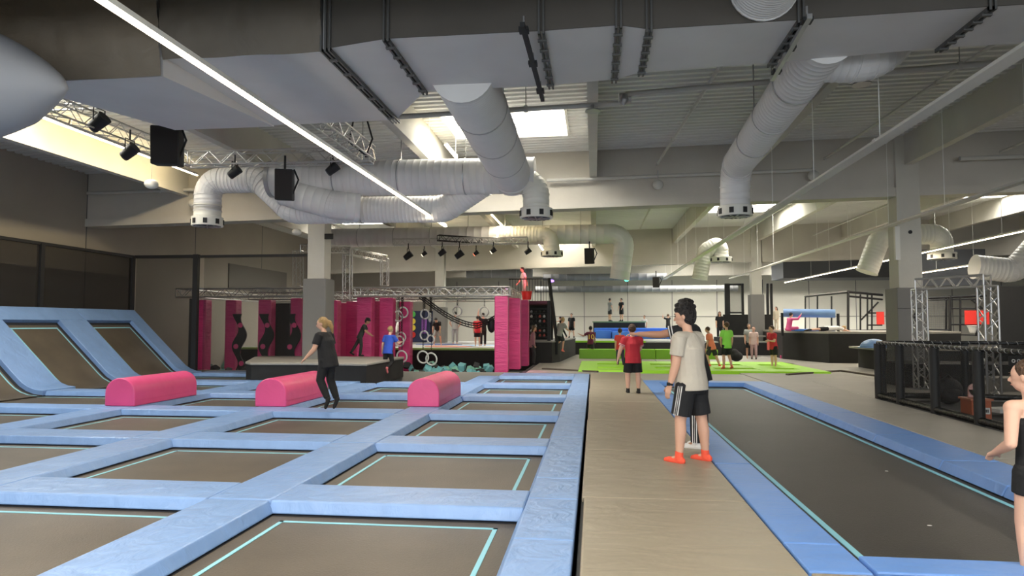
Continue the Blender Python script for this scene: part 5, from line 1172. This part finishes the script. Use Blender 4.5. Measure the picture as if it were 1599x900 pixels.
# 4 woman jumping
person('woman in black with blond ponytail in mid-jump before the middle pink obstacle', (-4.50, 11.35, -0.10), 1.45, R_(78), skin=SKIN, hair=(HBLOND, 'pony'), top=BK, bottom=BK, btype='pants', feet=SOCKB, g=1.5, vox=0.012, lift=0.17,
       arms=(((-.28, .20, -1), (-.12, .75, -.75)), ((.25, -.1, -1), (.1, .5, -.9))), legs=(((-.06, .22, -1), (-.02, -.50, -1)), ((.06, .02, -1), (.02, -.38, -1))), lean=(R_(10), 0), turn=R_(20), toes=((0, .4, -1), (0, .5, -1)), hk=1.06, shirt_len=-.2)
# 5 boy in blue running away
person('boy in bright blue t-shirt running away beside the dark platform', at(606, 587), 1.42, R_(-15), skin=SKIN3, hair=(HFAIR, 'short'), top=BLU, bottom=BK, btype='tights', feet=SOCKP, g=1.05, vox=0.014,
       arms=(((-.30, -.15, -1), (-.2, .2, -1)), ((.35, .4, -.8), (-.1, 1, .2))), legs=(((-.05, .0, -1), (.02, .02, -1)), ((.06, .25, -1), (.02, -.9, -.5))), lean=(R_(12), 0), hk=1.12)
# 6 on the platform
person('boy in dark clothes striding right on the grey topped platform', at(563, 556, 0.47), 1.25, R_(-80), skin=SKIN2, hair=(HDARK, 'thick'), top=CHAR, bottom=CHAR, btype='pants', feet=SOCKB, g=0.95, vox=0.014,
       arms=(((-.2, .3, -1), (-.1, .9, -.6)), ((.2, .35, -1), (.1, .9, -.6))), legs=(((-.04, -.55, -1), (0, -.6, -1)), ((.05, .15, -1), (0, -.12, -1))), lean=(R_(22), 0), nod=R_(10), hk=1.12)
# 7 red shirt boy walking away
person('sturdy boy in red football shirt and black shorts walking away on the mats', at(989, 614), 1.47, R_(8), skin=SKIN3, hair=(HBROWN, 'short'), top=RED, bottom=BK, feet=SOCKB, g=1.6, vox=0.012, sstripes=WT,
       arms=(((-.40, .10, -1), (-.25, .12, -1)), ((.12, .5, -1), (.0, 1, -.2))), legs=(((-.07, .08, -1), (0, -.04, -1)), ((.07, -.06, -1), (0, -.10, -1))), lean=(R_(3), 0), hk=1.12)
# 8
person('smaller child in plain red t-shirt walking on the green court', at(969, 572), 1.32, R_(8), skin=SKIN, hair=(HBROWN, 'short'), top=cloth('red2', (0.7, 0.06, 0.05)), bottom=cloth('navy', (.03, .03, .06)), btype='tights', feet=SOCKB, vox=.02, g=1.05,
       legs=(((-.05, .1, -1), (0, -.05, -1)), ((.06, -.1, -1), (0, -.5, -1))), hk=1.15)
b9 = person('child in maroon and navy shirt with yellow number 10, stepping on the green block', at(923, 560), 1.38, R_(5), skin=SKIN2, hair=(HDARK, 'short'), top=MAR, bottom=CHAR, feet=SOCKB, vox=.02, hk=1.12,
       arms=(((-.7, .3, -.5), (-.8, .4, .4)), ((.2, .1, -1), (.1, .5, -1))), legs=(((-.1, .75, -1), (0, -.15, -1)), ((.05, -.05, -1), (0, -.1, -1))))
fc = bpy.data.curves.new('number', 'FONT'); fc.body = '10'; fc.size = 0.30; fc.extrude = 0.004; fc.align_x = 'CENTER'; fc.align_y = 'CENTER'
o_ = bpy.data.objects.new('number', fc); me = bpy.data.meshes.new_from_object(o_); bpy.data.objects.remove(o_); me.materials.clear(); me.materials.append(YEL)
o = bpy.data.objects.new('number', me); COL.objects.link(o); o.parent = b9['t']
p = b9['W'](b9['P']+Vector((0, -.112*1.38, .15*1.38))); o.location = p-ORG[b9['t']]; o.rotation_euler = (R_(90), 0, R_(5))
person('bare-legged boy in grey t-shirt leaping off the dark box platform', at(874, 566, 0.0), 1.40, R_(-35), skin=SKIN, hair=(HFAIR, 'short'), top=GRY, bottom=CHAR, feet=cloth('sock_coral', (.8, .2, .15)), vox=.018, lift=0.42, hk=1.1,
       arms=(((-.3, .3, -1), (-.1, .9, -.6)), ((.3, .4, -.9), (.1, 1, -.3))), legs=(((-.1, .5, -1), (-.6, -.9, -.6)), ((.06, .5, -1), (0, -.2, -1))), lean=(R_(22), 0))
ZS = 0.64
person('boy in black standing at the left of the far stage before the back wall', at(893, 528, ZS), 1.50, R_(170), skin=SKIN, hair=(HDARK, 'short'), top=BK, bottom=BK, feet=SOCKB, vox=.025, legs=(((-.12, 0, -1), (-.1, 0, -1)), ((.12, 0, -1), (.1, 0, -1))))
person('child in black lunging beside the boy in black on the far stage', at(878, 528.5, ZS), 1.35, R_(100), skin=SKIN, hair=(HDARK, 'short'), top=BK, bottom=BK, btype='pants', vox=.025, arms=(((-.5, .8, -.1), (-.2, 1, 0)), ((.3, -.6, -.5), (.2, -.5, -.5))), legs=(((-.1, .6, -1), (0, -.1, -1)), ((.1, -.6, -1), (0, -.5, -1))), lean=(R_(10), 0))
person('person in black half hidden by the shoe shelves', at(861, 530, ZS), 1.45, R_(-60), skin=SKIN2, hair=(HDARK, 'short'), top=BK, bottom=BK, vox=.025)
person('woman with long hair in mauve top sitting by the pink pillars', (-2.35, 26.35, -0.05), 1.50, R_(-80), skin=SKIN, hair=(HBROWN, 'long'), top=MAUVE, sleeve='long', bottom=DGN, btype='pants', feet=SOCKB, vox=.02, legs=(((-.1, .3, -1), (0, -.1, -1)), ((.1, .2, -1), (0, -.1, -1))), lean=(R_(6), 0))
q = gy(820, 456, 28.3)
person('person in white top lit pink at the top of the stair tower', (q.x, q.y, 2.43), 1.42, R_(110), skin=SKIN, hair=(HDARK, 'short'), top=WT, bottom=PALE, btype='tights', vox=.02, arms=(((-.2, -.35, -1), (-.1, -.2, -1)), ((.2, .3, -1), (.1, .6, -.8))), lean=(R_(10), 0), legs=(((-.06, .2, -1), (0, .0, -1)), ((.06, -.2, -1), (0, -.2, -1))))
ZH = 1.66
for px, lb, tp, yw in ((953, 'boy in grey top on the high green stage, left of the pair', GRY, -60), (971, 'boy in black top on the high green stage, right of the pair', BK, 130)):
    q = gy(px, 502, 44.2); person(lb, (q.x, q.y, ZH), 1.45, R_(yw), hair=(HDARK, 'short'), top=tp, bottom=BK, feet=SOCKB, vox=.025, arms=(((-.3, .3, -1), (-.1, .6, -.8)), ((.25, .1, -1), (.1, .3, -1))))
for px, lb, tp, bt, yw in ((1007, 'distant child in white vest and black shorts by the back wall', WT, BK, 150), (1044, 'distant woman in black raising her arms by the back wall', BK, BK, 30)):
    q = gy(px, 520, 46.8); person(lb, (q.x, q.y, 0.64), 1.42 if px == 1007 else 1.5, R_(yw), hair=(HBROWN, 'short'), top=tp, bottom=bt, vox=.03, arms=None if px == 1007 else (((-.3, .5, .2), (.2, .3, .9)), ((.3, .5, .2), (-.3, .3, .9))))
# right group
person('boy in lime green t-shirt and black shorts hopping on the green court', at(1136, 577), 1.52, R_(20), skin=SKIN, hair=(HBROWN, 'short'), top=LIME, bottom=BK, feet=cloth('shoe_orange', (.75, .2, .08)), vox=.016, hk=1.08, lift=.02,
       arms=(((-.25, .1, -1), (.3, .4, -.8)), ((.15, -.1, -1), (-.1, .1, -1))), legs=(((-.06, .1, -1), (-.1, -.15, -1)), ((.06, .1, -1), (.1, -.3, -1))), turn=R_(15))
person('boy in salmon t-shirt leaning forward behind the teenager in black', at(1113, 574), 1.45, R_(60), skin=SKIN, hair=(HBROWN, 'short'), top=SAL, bottom=CHAR, feet=SOCKR, vox=.02, lean=(R_(14), 0), legs=(((-.1, .5, -1), (0, -.3, -1)), ((.1, -.3, -1), (0, -.4, -1))))
person('dark haired woman in black far behind the boy in salmon', (at(1112, 548)[0], 37.2, 0.64), 1.5, R_(175), hair=(HBROWN, 'long'), top=BK, bottom=BK, btype='pants', vox=.025)
person('girl in pale pink leggings walking toward the camera beside the slim column', at(1178, 561), 1.38, R_(165), skin=SKIN3, hair=(HBROWN, 'short'), top=PALE, bottom=cloth('pale_pink2', (.55, .36, .36)), btype='tights', feet=SOCKB, vox=.018, hk=1.1, g=.92, legs=(((-.05, .15, -1), (0, -.1, -1)), ((.06, -.12, -1), (0, -.2, -1))))
person('boy in red t-shirt and black shorts with folded arms at the green court edge', at(1209, 574), 1.42, R_(115), skin=SKIN3, hair=(HBROWN, 'short'), top=RED, bottom=BK, vox=.018, hk=1.1, g=1.1, arms=(((-.2, .3, -1), (.7, .7, .1)), ((.2, .25, -1), (-.7, .7, 0))), lean=(R_(6), 0))
person('young woman with long brown hair in cream top behind the boy in red at right', (gy(1213, 510, 34.5).x, 34.5, 1.2), 1.12, R_(130), skin=SKIN3, hair=(HBROWN, 'long'), top=CREAM, sleeve='long', bottom=CREAM, btype='pants', vox=.018)
person('boy partly hidden behind the boy in red at the right', (at(1198, 566)[0], 31.2, -0.0), 1.5, R_(180), hair=(HBROWN, 'short'), top=GRY, bottom=BK, vox=.025)
# on the black platform: kneeling girl, lying girl
q = gy(1232, 517, 29.5)
person('girl in pink sitting on the black platform under the blue roll', (q.x, q.y, 1.2), 1.35, R_(-70), skin=SKIN3, hair=(HDARK, 'short'), top=PNK, sleeve='long', bottom=PNK, btype='pants', vox=.018, hipz=0.13, legs=(((-.3, 1, .1), (.3, -1, -.05)), ((.3, 1, .1), (-.5, -.9, -.05))), lean=(R_(12), 0), arms=(((-.2, .2, -1), (-.1, .6, -.8)), ((.3, .6, .0), (.0, .6, .8))), toes=((0, -1, 0), (-1, -.3, 0)))
q = gy(1268, 514, 29.7)
mm = MB().bb((q.x-0.75, q.y-0.25, 1.2), (q.x+0.85, q.y+0.4, 1.29)).build('gym_mat', BLUEB, bevel=.02); tag(mm, 'thin blue gym mat behind the lying girl on the black platform', 'mat')
q = gy(1283, 514, 29.0)
person('girl in white top and black shorts lying face down on the black platform', (q.x+0.25, q.y, 1.2), 1.45, R_(-90), skin=SKIN3, hair=(HBLOND, 'short'), top=WT, bottom=BK, feet=SOCKB, vox=.018, hipz=0.11, roll=Matrix.Rotation(-R_(86), 3, 'X'),
       arms=(((-.3, .3, .6), (.3, .3, .8)), ((.3, .3, .6), (-.3, .3, .8))), toes=((0, .2, -1), (0, .2, -1)))
# climbing zone people, on the stage behind the foam pit
ZP = 0.5
for px, py, h_, yw, lb, kw in ((684, 540, 1.45, 180, 'man in black t-shirt bending forward on the stage behind the rings', dict(top=BK, bottom=GRY, btype='shorts', lean=(R_(35), 0), nod=R_(20), arms=(((-.1, .2, -1), (0, .1, -1)), ((.1, .2, -1), (0, .1, -1))), legs=(((-.2, .3, -1), (-.1, -.2, -1)), ((.2, .3, -1), (.1, -.2, -1))))),
                               (711, 537, 1.62, 0, 'person all in grey standing on the stage before the pale wall', dict(top=GRY, sleeve='short', bottom=GRY, btype='pants', arms=(((-.5, .1, -1), (.4, .2, -.8)), ((.5, .1, -1), (-.4, .2, -.8))))),
                               (746, 541, 1.35, 10, 'child in red and black on the stage near the rope net', dict(top=RED, bottom=BK, g=1.1)),
                               (755, 540, 1.5, 30, 'teenager in black close to the child in red near the rope net', dict(top=BK, bottom=BK, btype='pants', arms=(((-.3, .3, .8), (.2, .1, 1)), ((.5, .1, -1), (.3, .3, -1))))),
                               (657, 532, 1.5, 150, 'woman in pale top and shorts before the climbing wall', dict(top=PALE, bottom=GRY, hair=(HBLOND, 'long'))),
                               (649, 532, 1.4, 20, 'person in dark clothes beside the climbing wall holds', dict(top=BK, bottom=BK)),
                               (620, 541, 1.35, -60, 'child in white leaning at the left ring pair', dict(top=WT, bottom=GRY, lean=(R_(15), 0)))):
    kw.setdefault('hair', (HDARK, 'short'))
    person(lb, at(px, py, ZP), h_, R_(yw), vox=.025, **kw)
